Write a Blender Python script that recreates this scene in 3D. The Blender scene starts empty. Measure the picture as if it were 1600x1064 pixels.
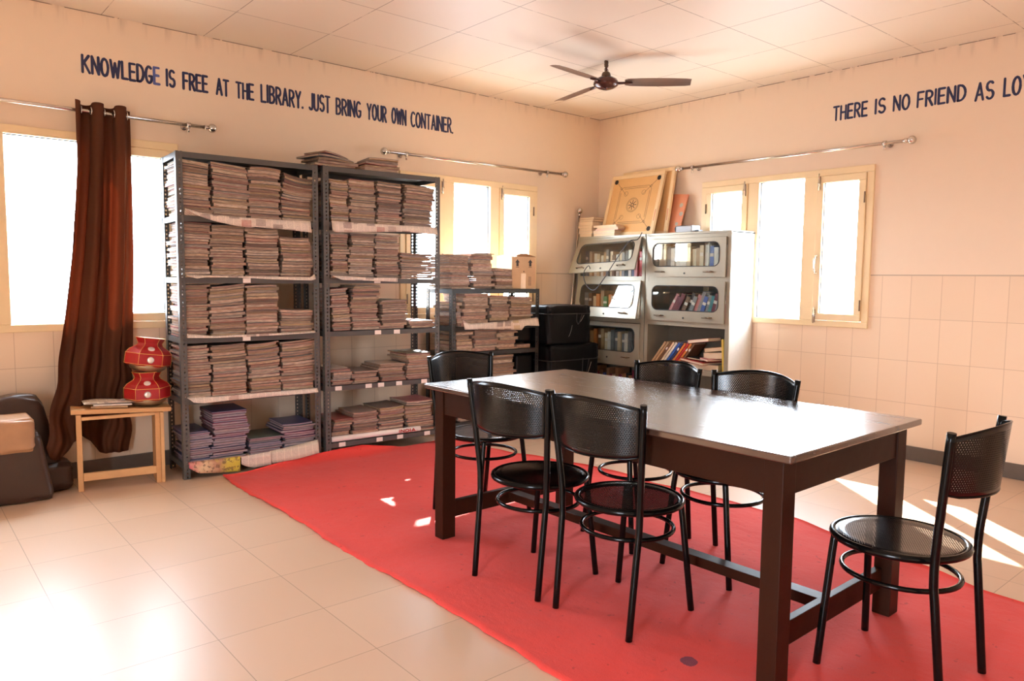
import bpy, math, random
from mathutils import Vector, Matrix
R_ = math.radians
rng = random.Random(7)
scene = bpy.context.scene
COL = scene.collection

# ------------------------------------------------------------------ camera
cam_d = bpy.data.cameras.new('camera'); cam_d.sensor_width = 36; cam_d.lens = 1161.7/1600*36
cam_d.clip_start = .05
cam = bpy.data.objects.new('camera', cam_d); COL.objects.link(cam)
_r = Vector((0.76188452, -0.64763723, 0.00989894)); _u = Vector((0.04652614, 0.06996429, 0.99646391)); _f = Vector((0.6460397, 0.75872989, -0.08343677))
cam.matrix_world = Matrix(((_r.x, _u.x, -_f.x, -5.515211), (_r.y, _u.y, -_f.y, -5.164827), (_r.z, _u.z, -_f.z, 1.254995), (0, 0, 0, 1)))
scene.camera = cam
# ------------------------------------------------------------------ light
scene.view_settings.view_transform = 'Standard'; scene.view_settings.look = 'None'
scene.view_settings.gamma = 1; scene.view_settings.use_curve_mapping = False
scene.view_settings.exposure = 1.12
scene.cycles.max_bounces = 14; scene.cycles.diffuse_bounces = 8; scene.cycles.transparent_max_bounces = 24
scene.cycles.caustics_reflective = False; scene.cycles.caustics_refractive = False
scene.cycles.sample_clamp_indirect = 12
w = bpy.data.worlds.new('sky'); scene.world = w; w.use_nodes = True
bg = w.node_tree.nodes['Background']; bg.inputs[0].default_value = (0.80, 0.90, 1.03, 1); bg.inputs[1].default_value = 19.0
# bright hazy sky above the horizon, duller ground below it
_n = w.node_tree.nodes; _l = w.node_tree.links
_tc = _n.new('ShaderNodeTexCoord'); _sx = _n.new('ShaderNodeSeparateXYZ'); _l.new(_tc.outputs['Generated'], _sx.inputs[0])
_mr = _n.new('ShaderNodeMapRange'); _mr.inputs['From Min'].default_value = -.08; _mr.inputs['From Max'].default_value = .04
_mr.inputs['To Min'].default_value = 6.5; _mr.inputs['To Max'].default_value = 20.0
_l.new(_sx.outputs['Z'], _mr.inputs['Value']); _l.new(_mr.outputs['Result'], bg.inputs[1])
sd = bpy.data.lights.new('sun', 'SUN'); sd.energy = 30; sd.angle = R_(.6); sd.color = (1, .95, .86)
sun = bpy.data.objects.new('sun', sd); COL.objects.link(sun)
sun.rotation_euler = Vector((-.92, -1.1, -1)).to_track_quat('-Z', 'Y').to_euler()
def portal(loc, rot, sx, sy):
    d = bpy.data.lights.new('daylight_portal', 'AREA'); d.shape = 'RECTANGLE'; d.size = sx; d.size_y = sy
    d.cycles.is_portal = True
    o = bpy.data.objects.new('daylight_portal', d); COL.objects.link(o); o.location = loc; o.rotation_euler = rot
ROOM_X, ROOM_Y, ROOM_H = -7.6, -7.2, 2.822
ZS, ZT = .93, 2.085          # sill and head of the window openings
WL = [(-2.30, -.86), (-5.45, -4.01)]       # openings in the left wall (x ranges)
WR = [(-2.695, -1.255)]                      # openings in the right wall (y ranges)
for a, b in WL: portal(((a+b)/2, .12, (ZS+ZT)/2), (R_(-90), 0, 0), b-a, ZT-ZS)
FILL_DOORWAY = (-5.6, -4.75)                                        # unseen doorway added in the back wall to let in fill light (y range)
portal((ROOM_X-.12, sum(FILL_DOORWAY)/2, 1.05), (0, R_(-90), 0), 2.1, FILL_DOORWAY[1]-FILL_DOORWAY[0])
for a, b in WR: portal((.12, (a+b)/2, (ZS+ZT)/2), (0, R_(90), 0), ZT-ZS, b-a)

# ------------------------------------------------------------------ materials
MATS = {}
class NT:
    def __init__(s, name):
        s.m = bpy.data.materials.new(name); s.m.use_nodes = True; s.t = s.m.node_tree; s.n = s.t.nodes; s.l = s.t.links
        s.b = s.n['Principled BSDF']; s.out = s.n['Material Output']
        MATS[name] = s.m
    def node(s, typ, **k):
        n = s.n.new(typ)
        for a, v in k.items(): setattr(n, a, v)
        return n
    def val(s, sock, v):
        if hasattr(v, 'is_output') or isinstance(v, bpy.types.NodeSocket): s.l.new(v, sock)
        else: sock.default_value = v
    def math(s, op, a, b=None, c=None):
        n = s.node('ShaderNodeMath', operation=op)
        s.val(n.inputs[0], a)
        if b is not None: s.val(n.inputs[1], b)
        if c is not None: s.val(n.inputs[2], c)
        return n.outputs[0]
    def mix(s, f, a, b, blend='MIX'):
        n = s.node('ShaderNodeMix', data_type='RGBA', blend_type=blend)
        s.val(n.inputs[0], f); s.val(n.inputs[6], a); s.val(n.inputs[7], b)
        return n.outputs[2]
    def noise(s, scale, vec=None, detail=3, rough=.55, dim='3D'):
        n = s.node('ShaderNodeTexNoise'); n.inputs['Scale'].default_value = scale; n.inputs['Detail'].default_value = detail
        n.inputs['Roughness'].default_value = rough
        if vec is not None: s.l.new(vec, n.inputs['Vector'])
        return n.outputs[0]
    def ramp(s, f, stops, interp='LINEAR'):
        n = s.node('ShaderNodeValToRGB'); n.color_ramp.interpolation = interp
        e = n.color_ramp.elements
        while len(e) > 1: e.remove(e[-1])
        e[0].position = stops[0][0]; e[0].color = c4(stops[0][1])
        for p, c in stops[1:]:
            x = e.new(p); x.color = c4(c)
        s.l.new(f, n.inputs[0]); return n.outputs[0]
    def obj(s): return s.node('ShaderNodeTexCoord').outputs['Object']
    def pos(s): return s.node('ShaderNodeNewGeometry').outputs['Position']
    def uv(s): return s.node('ShaderNodeTexCoord').outputs['UV']
    def sep(s, v):
        n = s.node('ShaderNodeSeparateXYZ'); s.l.new(v, n.inputs[0]); return n.outputs
    def comb(s, x, y, z):
        n = s.node('ShaderNodeCombineXYZ')
        for i, v in enumerate((x, y, z)): s.val(n.inputs[i], v)
        return n.outputs[0]
    def scale(s, v, sc):
        n = s.node('ShaderNodeMapping'); n.inputs['Scale'].default_value = sc; s.l.new(v, n.inputs[0]); return n.outputs[0]
    def bump(s, h, st=.3, dist=.01):
        n = s.node('ShaderNodeBump'); n.inputs['Strength'].default_value = st; n.inputs['Distance'].default_value = dist
        s.l.new(h, n.inputs['Height']); s.l.new(n.outputs[0], s.b.inputs['Normal'])
    def line(s, c, pitch, off, w):        # 1 on grid lines at off + k*pitch
        t = s.math('SUBTRACT', c, off - w/2); t = s.math('DIVIDE', t, pitch); t = s.math('FRACT', t)
        return s.math('LESS_THAN', t, w/pitch)
    def set(s, color=None, rough=None, metal=None, spec=None, **k):
        if color is not None: s.val(s.b.inputs['Base Color'], color if isinstance(color, bpy.types.NodeSocket) else c4(color))
        if rough is not None: s.val(s.b.inputs['Roughness'], rough)
        if metal is not None: s.val(s.b.inputs['Metallic'], metal)
        if spec is not None: s.val(s.b.inputs['Specular IOR Level'], spec)
        for a, v in k.items(): s.val(s.b.inputs[a.replace('_', ' ')], v)
        return s.m
def c4(c): return (c[0], c[1], c[2], 1)
def plain(name, color, rough=.5, metal=0, var=.08, scale=30, bump=0, spec=.5):
    if name in MATS: return MATS[name]
    t = NT(name); o = t.obj(); n = t.noise(scale, o)
    f = t.math('MULTIPLY_ADD', n, var*2, 1-var)
    cb = t.comb(f, f, f)
    t.set(t.mix(1.0, c4(color), cb, 'MULTIPLY'), rough, metal, spec)
    if bump: t.bump(n, bump, .003)
    return t.m

def make_wall(name, axis, off):
    t = NT(name); P = t.sep(t.pos()); h = P[0] if axis == 0 else P[1]; z = P[2]
    big = t.noise(1.1, t.pos(), 4); fine = t.noise(14, t.pos(), 3)
    paint = t.mix(big, (.83, .69, .54, 1), (.80, .655, .50, 1))
    paint = t.mix(t.math('MULTIPLY', fine, .12), paint, (.6, .48, .38, 1))
    # grime under the ceiling and over the tiles
    st = t.noise(5, t.comb(t.math('MULTIPLY', h, 3.0), 0, t.math('MULTIPLY', z, .35)), 3)
    g = t.math('MULTIPLY', t.math('GREATER_THAN', z, 0.0), t.math('SUBTRACT', 1, t.math('MINIMUM', 1, t.math('DIVIDE', t.math('SUBTRACT', ROOM_H, z), .11))))
    g = t.math('MULTIPLY', g, t.math('MAXIMUM', 0, t.math('MULTIPLY', t.math('SUBTRACT', st, .53), 2.4)))
    paint = t.mix(g, paint, (.33, .24, .17, 1))
    jl = t.math('MULTIPLY', t.math('GREATER_THAN', z, ROOM_H-.005), t.math('GREATER_THAN', t.noise(7, t.pos(), 3), .42))
    paint = t.mix(t.math('MULTIPLY', jl, .8), paint, (.10, .07, .05, 1))
    low = t.math('LESS_THAN', t.math('ABSOLUTE', t.math('SUBTRACT', z, 1.304)), .004)
    paint = t.mix(t.math('MULTIPLY', low, .55), paint, (.3, .22, .16, 1))
    l1 = t.line(h, .1985, off, .003); l2 = t.line(z, .3, .1, .003)
    gr = t.math('MAXIMUM', l1, l2)
    cell = t.node('ShaderNodeTexWhiteNoise', noise_dimensions='2D')
    t.l.new(t.comb(t.math('FLOOR', t.math('DIVIDE', t.math('SUBTRACT', h, off), .1985)), t.math('FLOOR', t.math('DIVIDE', t.math('SUBTRACT', z, .1), .3)), 0), cell.inputs['Vector'])
    tile = t.mix(cell.outputs[0], (.84, .68, .52, 1), (.81, .65, .49, 1))
    tile = t.mix(t.math('MULTIPLY', gr, .6), tile, (.42, .29, .2, 1))
    isT = t.math('LESS_THAN', z, 1.3)
    t.set(t.mix(isT, paint, tile), t.math('MULTIPLY_ADD', isT, -.56, .75), spec=.5)
    hh = t.math('MULTIPLY', isT, t.math('ADD', t.math('MULTIPLY', gr, -1.0), t.math('MULTIPLY', t.noise(6, t.pos(), 1), .5)))
    t.bump(t.math('ADD', hh, t.math('MULTIPLY', fine, .12)), .25, .004)
    return t.m
make_wall('wall_paint_left', 0, -.164); make_wall('wall_paint_right', 1, -.0195)

t = NT('ceiling_board'); P = t.sep(t.pos())
l = t.math('MAXIMUM', t.line(P[0], .6, -.2096, .0045), t.line(P[1], .6, -.593, .0045))
brk = t.math('GREATER_THAN', t.noise(9, t.pos(), 2), .38)
cell = t.node('ShaderNodeTexWhiteNoise', noise_dimensions='2D')
t.l.new(t.comb(t.math('FLOOR', t.math('DIVIDE', t.math('ADD', P[0], .2096), .6)), t.math('FLOOR', t.math('DIVIDE', t.math('ADD', P[1], .593), .6)), 0), cell.inputs['Vector'])
c = t.mix(cell.outputs[0], (.84, .765, .66, 1), (.82, .735, .63, 1))
c = t.mix(t.math('MULTIPLY', l, t.math('MULTIPLY_ADD', brk, .5, .3)), c, (.16, .11, .08, 1))
t.set(c, .42); t.bump(t.math('SUBTRACT', t.noise(2.2, t.pos(), 2), t.math('MULTIPLY', l, .5)), .12, .01)

t = NT('floor_tile'); P = t.sep(t.pos())
l = t.math('MAXIMUM', t.line(P[0], .392, -4.6766, .003), t.line(P[1], .3947, -1.4487, .003))
cell = t.node('ShaderNodeTexWhiteNoise', noise_dimensions='2D')
t.l.new(t.comb(t.math('FLOOR', t.math('DIVIDE', t.math('ADD', P[0], 4.6766), .392)), t.math('FLOOR', t.math('DIVIDE', t.math('ADD', P[1], 1.4487), .3947)), 0), cell.inputs['Vector'])
c = t.mix(cell.outputs[0], (.68, .485, .34, 1), (.63, .445, .31, 1))
c = t.mix(t.math('MULTIPLY', t.noise(3, t.pos(), 2), .35), c, (.64, .48, .36, 1))
c = t.mix(t.math('MULTIPLY', l, .7), c, (.25, .16, .10, 1))
t.set(c, .34, spec=.5)
t.bump(t.math('SUBTRACT', t.math('MULTIPLY', t.noise(5, t.pos(), 1), .25), l), .12, .003)

t = NT('carpet_red'); P = t.pos()
n1 = t.noise(3.0, P, 4); n2 = t.noise(220, P, 2); n3 = t.noise(26, P, 4)
c = t.mix(n1, (.76, .048, .034, 1), (.66, .038, .030, 1))
c = t.mix(t.math('MULTIPLY', n2, .35), c, (.74, .12, .10, 1))
c = t.mix(t.math('MULTIPLY', t.math('GREATER_THAN', n3, .68), .35), c, (.22, .01, .012, 1))
v = t.node('ShaderNodeVectorMath', operation='DISTANCE'); t.l.new(P, v.inputs[0]); v.inputs[1].default_value = (-3.54, -3.76, 0)
c = t.mix(t.math('MULTIPLY', t.math('LESS_THAN', t.math('ADD', v.outputs['Value'], t.math('MULTIPLY', n3, .03)), .045), .8), c, (.09, .012, .05, 1))
n4 = t.noise(4.5, t.scale(P, (1.5, 1, 1)), 5)
t.set(c, .8, spec=.3, Sheen_Weight=.12, Sheen_Roughness=.4); t.bump(t.math('ADD', t.math('MULTIPLY', n2, .5), t.math('MULTIPLY', n4, 5)), .35, .006)

plain('skirting', (.125, .105, .09), .25, bump=.1)
plain('window_cream', (.84, .68, .42), .42, var=.05, scale=12)
plain('rubber_black', (.03, .03, .035), .6)
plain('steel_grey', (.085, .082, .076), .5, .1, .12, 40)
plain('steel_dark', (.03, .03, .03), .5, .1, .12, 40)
plain('chrome', (.62, .58, .54), .18, 1, .05)
plain('fan_brown', (.085, .03, .022), .16, .2, .1)
plain('fan_blade', (.17, .105, .08), .3, .3, .15, 12)
plain('wire_brown', (.10, .06, .03), .6)
plain('letter_blue', (.018, .025, .085), .6, var=.5, scale=25)
plain('letter_blue_pale', (.10, .13, .38), .6, var=.4, scale=25)
plain('black_enamel', (.003, .0028, .0025), .18, 0, .2, 60, .12, .22)
plain('sunmica_brown', (.10, .048, .030), .3)
plain('cabinet_paint', (.33, .305, .235), .33, .15, .10, 9, .06)
plain('cabinet_inside', (.20, .18, .14), .6)
plain('cabinet_side_glare', (.62, .62, .60), .4)  # paler than the cabinet paint: window glare put into this side's colour
plain('handle_bronze', (.22, .16, .11), .3, .8)
plain('bag_black', (.0025, .0025, .003), .5, 0, .3, 60, .3, .2)
plain('bag_seam', (.02, .02, .02), .6)
plain('bag_thread', (.35, .33, .30), .7)
plain('pot_red', (.36, .004, .008), .45, 0, .2, 30, .1)
plain('pot_gold', (.75, .42, .12), .35, .6)
plain('pot_mirror', (.75, .68, .62), .25, .3)
plain('pot_metal', (.45, .36, .25), .28, .9)
plain('pine', (.62, .36, .16), .5, 0, .2, 8)
plain('board_frame', (.74, .55, .32), .4, 0, .1, 8)
plain('board_field', (.66, .40, .17), .35, 0, .12, 5)
plain('ink_black', (.03, .02, .015), .6)
plain('ink_red', (.5, .04, .03), .6)
plain('cardboard', (.56, .36, .20), .75, 0, .08, 20)
plain('tape_clear', (.72, .55, .38), .25)
plain('paper_white', (.83, .78, .72), .7, 0, .05)
plain('label_paper', (.82, .74, .66), .7, 0, .05)
plain('device_grey', (.24, .24, .25), .4, .3)
plain('vinyl_brown', (.05, .025, .016), .36, 0, .25, 9, .6, .4)
plain('vinyl_tan', (.38, .20, .10), .5, 0, .25, 10, .25)
plain('pot_cavity', (.02, .015, .012), .8)
plain('mat_dark', (.06, .055, .05), .6)

def wood(name, a, b, rough, sc, spec=.5, bmp=.08):
    t = NT(name); o = t.obj(); m = t.scale(o, sc)
    n = t.noise(6, m, 6, .65); n2 = t.noise(1.7, o, 3)
    c = t.mix(n, c4(a), c4(b)); c = t.mix(t.math('MULTIPLY', n2, .4), c, c4(a))
    t.set(c, t.math('MULTIPLY_ADD', n, .12, rough), spec=spec); t.bump(n, bmp, .002); return t.m
wood('table_wood', (.036, .011, .005), (.022, .007, .0035), .36, (3, 3, 3), .12)
wood('tabletop_wood', (.07, .032, .02), (.045, .02, .013), .20, (5, .9, 5), 1.0, .0)
MATS['tabletop_wood'].node_tree.nodes['Principled BSDF'].inputs['Coat Weight'].default_value = 1
MATS['tabletop_wood'].node_tree.nodes['Principled BSDF'].inputs['Coat Roughness'].default_value = .22
wood('bench_wood', (.66, .37, .16), (.50, .26, .10), .5, (1.2, 8, 8))

def perforated(name, pitch, rad, base, rough):
    t = NT(name); U = t.sep(t.uv())
    def dots(ox, oy):
        fx = t.math('SUBTRACT', t.math('FRACT', t.math('DIVIDE', t.math('ADD', U[0], 5+ox), pitch)), .5)
        fy = t.math('SUBTRACT', t.math('FRACT', t.math('DIVIDE', t.math('ADD', U[1], 5+oy), pitch*1.732)), .5)
        fy = t.math('MULTIPLY', fy, 1.732)
        return t.math('LESS_THAN', t.math('ADD', t.math('MULTIPLY', fx, fx), t.math('MULTIPLY', fy, fy)), (rad/pitch)**2)
    d = t.math('MAXIMUM', dots(0, 0), dots(pitch/2, pitch*.866))
    inb = t.math('MULTIPLY', t.math('GREATER_THAN', U[0], -2.5), t.math('LESS_THAN', U[0], 2.5))
    d = t.math('MULTIPLY', d, inb)
    n = t.noise(50, t.obj(), 3)
    t.set(t.mix(n, c4(base), c4([x*1.6 for x in base])), rough, spec=.4)
    t.bump(t.math('SUBTRACT', 1, d), .5, .002)
    tr = t.node('ShaderNodeBsdfTransparent'); mx = t.node('ShaderNodeMixShader')
    t.l.new(d, mx.inputs[0]); t.l.new(t.b.outputs[0], mx.inputs[1]); t.l.new(tr.outputs[0], mx.inputs[2]); t.l.new(mx.outputs[0], t.out.inputs[0])
    return t.m
perforated('perforated_black', .0078, .0016, (.004, .0036, .0033), .2)
perforated('perforated_seat', .0078, .0010, (.004, .0036, .0033), .18)

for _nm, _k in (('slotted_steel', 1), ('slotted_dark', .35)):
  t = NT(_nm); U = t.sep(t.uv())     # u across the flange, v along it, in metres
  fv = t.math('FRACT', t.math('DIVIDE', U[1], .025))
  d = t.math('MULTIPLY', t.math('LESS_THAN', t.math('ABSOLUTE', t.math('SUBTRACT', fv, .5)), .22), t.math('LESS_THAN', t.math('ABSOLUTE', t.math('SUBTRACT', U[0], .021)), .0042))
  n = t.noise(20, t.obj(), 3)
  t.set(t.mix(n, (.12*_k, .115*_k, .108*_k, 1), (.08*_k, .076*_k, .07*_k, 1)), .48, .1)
  tr = t.node('ShaderNodeBsdfTransparent'); mx = t.node('ShaderNodeMixShader')
  t.l.new(d, mx.inputs[0]); t.l.new(t.b.outputs[0], mx.inputs[1]); t.l.new(tr.outputs[0], mx.inputs[2]); t.l.new(mx.outputs[0], t.out.inputs[0])

def glass(name, tint, refl):
    t = NT(name); tr = t.node('ShaderNodeBsdfTransparent'); tr.inputs[0].default_value = c4(tint)
    gl = t.node('ShaderNodeBsdfGlossy'); gl.inputs['Roughness'].default_value = .03
    lw = t.node('ShaderNodeLayerWeight'); lw.inputs[0].default_value = .5
    fr = t.math('MULTIPLY_ADD', t.math('POWER', lw.outputs['Facing'], 4), .5, refl)
    mx = t.node('ShaderNodeMixShader'); t.l.new(fr, mx.inputs[0]); t.l.new(tr.outputs[0], mx.inputs[1]); t.l.new(gl.outputs[0], mx.inputs[2])
    t.l.new(mx.outputs[0], t.out.inputs[0]); return t.m
glass('window_glass', (.97, .98, .98), .03)
glass('cabinet_glass', (.90, .92, .90), .07)

t = NT('curtain_cloth'); o = t.obj(); U = t.uv()
n = t.noise(18, t.scale(o, (1, 1, .15)), 3); wv = t.noise(400, o, 1)
col = t.mix(n, (.10, .037, .018, 1), (.065, .024, .012, 1))
col = t.mix(t.math('MULTIPLY', wv, .3), col, (.24, .09, .04, 1))
t.set(col, .85, spec=.2)
tl = t.node('ShaderNodeBsdfTranslucent'); tl.inputs[0].default_value = (.38, .12, .055, 1)
mx = t.node('ShaderNodeMixShader'); mx.inputs[0].default_value = .22
t.l.new(t.b.outputs[0], mx.inputs[1]); t.l.new(tl.outputs[0], mx.inputs[2]); t.l.new(mx.outputs[0], t.out.inputs[0])

# pages: fine leaf lines along v of the UV; colour differs from magazine to magazine
def rnd(t, k):
    a = t.node('ShaderNodeObjectInfo').outputs['Random']; b = t.node('ShaderNodeNewGeometry').outputs['Random Per Island']
    return t.math('FRACT', t.math('MULTIPLY', t.math('ADD', a, b), k))
t = NT('magazine_pages'); U = t.sep(t.uv()); r = rnd(t, 7.31)
base = t.ramp(r, [(0, (.50, .34, .24)), (.15, (.64, .48, .36)), (.3, (.30, .19, .13)), (.45, (.70, .56, .44)), (.6, (.44, .32, .18)), (.7, (.20, .13, .10)), (.8, (.56, .34, .25)), (.9, (.38, .32, .27)), (1, (.62, .45, .29))])
ln = t.noise(1, t.comb(t.math('MULTIPLY', U[0], 5), t.math('MULTIPLY', U[1], 5), t.math('MULTIPLY', r, 90)), 3, .6)
c = t.mix(t.math('MULTIPLY_ADD', ln, 2.4, -.55), c4((.13, .08, .06)), base)
t.set(c, .85, spec=.2); t.bump(ln, .6, .004)
t = NT('magazine_cover'); r = rnd(t, 13.7)
c = t.ramp(r, [(0, (.05, .035, .035)), (.12, (.35, .03, .03)), (.2, (.62, .50, .40)), (.34, (.04, .06, .12)), (.46, (.55, .34, .10)), (.55, (.10, .06, .05)), (.68, (.30, .20, .15)), (.76, (.12, .2, .24)), (.85, (.45, .12, .14)), (.92, (.08, .1, .06))], 'CONSTANT')
c = t.mix(t.math('MULTIPLY', t.noise(22, t.obj(), 3), .5), c, (.4, .3, .25, 1))
t.set(c, .4)
t = NT('notebook_pages'); U = t.sep(t.uv()); r = rnd(t, 7.31)
base = t.ramp(r, [(0, (.66, .52, .55)), (.3, (.56, .52, .62)), (.6, (.70, .56, .54)), (.85, (.52, .48, .56))])
ln = t.noise(1, t.comb(t.math('MULTIPLY', U[0], 4), t.math('MULTIPLY', U[1], 10), t.math('MULTIPLY', r, 90)), 3, .7)
t.set(t.mix(t.math('MULTIPLY', t.math('SUBTRACT', ln, .36), 2.2), c4((.20, .14, .15)), base), .85, spec=.2)
t = NT('notebook_cover'); r = rnd(t, 13.7)
t.set(t.ramp(r, [(0, (.04, .05, .14)), (.2, (.30, .03, .09)), (.36, (.12, .14, .24)), (.5, (.22, .18, .19)), (.66, (.07, .12, .10)), (.8, (.24, .07, .12)), (.9, (.03, .03, .05))], 'CONSTANT'), .35)
t = NT('book_pages'); U = t.sep(t.obj())
ln = t.noise(1, t.comb(t.math('MULTIPLY', U[0], 260), t.math('MULTIPLY', U[1], 6), t.math('MULTIPLY', U[2], 260)), 2)
t.set(t.mix(ln, (.62, .48, .33, 1), (.82, .68, .50, 1)), .8, spec=.2)

# printed newspaper: columns of grey text lines, headlines and a few pictures (u, v in metres)
def news(name, tint, pics):
    t = NT(name); U = t.sep(t.uv())
    col = t.math('FRACT', t.math('DIVIDE', U[0], .048))
    incol = t.math('LESS_THAN', col, .9)
    lines = t.math('LESS_THAN', t.math('FRACT', t.math('DIVIDE', U[1], .0045)), .45)
    wn = t.node('ShaderNodeTexNoise'); wn.inputs['Scale'].default_value = 1
    t.l.new(t.comb(t.math('MULTIPLY', U[0], 500), t.math('MULTIPLY', t.math('FLOOR', t.math('DIVIDE', U[1], .0045)), 3.7), 0), wn.inputs['Vector'])
    words = t.math('GREATER_THAN', wn.outputs[0], .45)
    ink = t.math('MULTIPLY', t.math('MULTIPLY', incol, lines), words)
    c = t.mix(t.math('MULTIPLY', ink, .55), c4(tint), (.12, .10, .10, 1))
    vo = t.node('ShaderNodeTexVoronoi', distance='CHEBYCHEV'); vo.inputs['Scale'].default_value = 1; vo.inputs['Randomness'].default_value = .8
    t.l.new(t.comb(t.math('MULTIPLY', U[0], 11), t.math('MULTIPLY', U[1], 16), 0), vo.inputs['Vector'])
    pic = t.math('MULTIPLY', t.math('LESS_THAN', vo.outputs['Distance'], .34), t.math('LESS_THAN', t.sep(vo.outputs['Color'])[0], pics))
    pc = t.ramp(t.sep(vo.outputs['Color'])[1], [(0, (.10, .08, .08)), (.3, (.42, .10, .08)), (.45, (.20, .17, .16)), (.6, (.5, .36, .10)), (.72, (.12, .10, .12)), (.86, (.35, .2, .16))], 'CONSTANT')
    pc = t.mix(t.noise(60, t.uv(), 3), pc, (.55, .42, .35, 1))
    t.set(t.mix(t.math('MULTIPLY', pic, .8), c, pc), .75, spec=.2); return t.m
news('newsprint', (.78, .66, .56), .35)
news('newsprint_plain', (.74, .64, .52), .08)
t = NT('poster_print'); U = t.sep(t.uv())
n = t.noise(14, t.uv(), 4); 
c = t.ramp(t.math('ADD', t.math('MULTIPLY', U[0], 2.6), t.math('MULTIPLY', t.math('SUBTRACT', n, .5), .5)), [(0, (.55, .08, .14)), (.2, (.7, .5, .3)), (.45, (.45, .22, .14)), (.62, (.62, .48, .08)), (1, (.62, .52, .05))])
c = t.mix(t.math('MULTIPLY', t.math('GREATER_THAN', t.noise(40, t.uv(), 3), .56), .7), c, (.15, .08, .05, 1))
t.set(c, .4)
t = NT('game_print'); o = t.obj()
vo = t.node('ShaderNodeTexVoronoi'); vo.inputs['Scale'].default_value = 14; t.l.new(o, vo.inputs['Vector'])
c = t.mix(t.math('LESS_THAN', vo.outputs['Distance'], .28), (.62, .22, .14, 1), (.30, .42, .40, 1)); c = t.mix(t.math('MULTIPLY', t.noise(9, o, 3), .6), c, (.66, .32, .12, 1))
t.set(c, .45)

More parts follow.
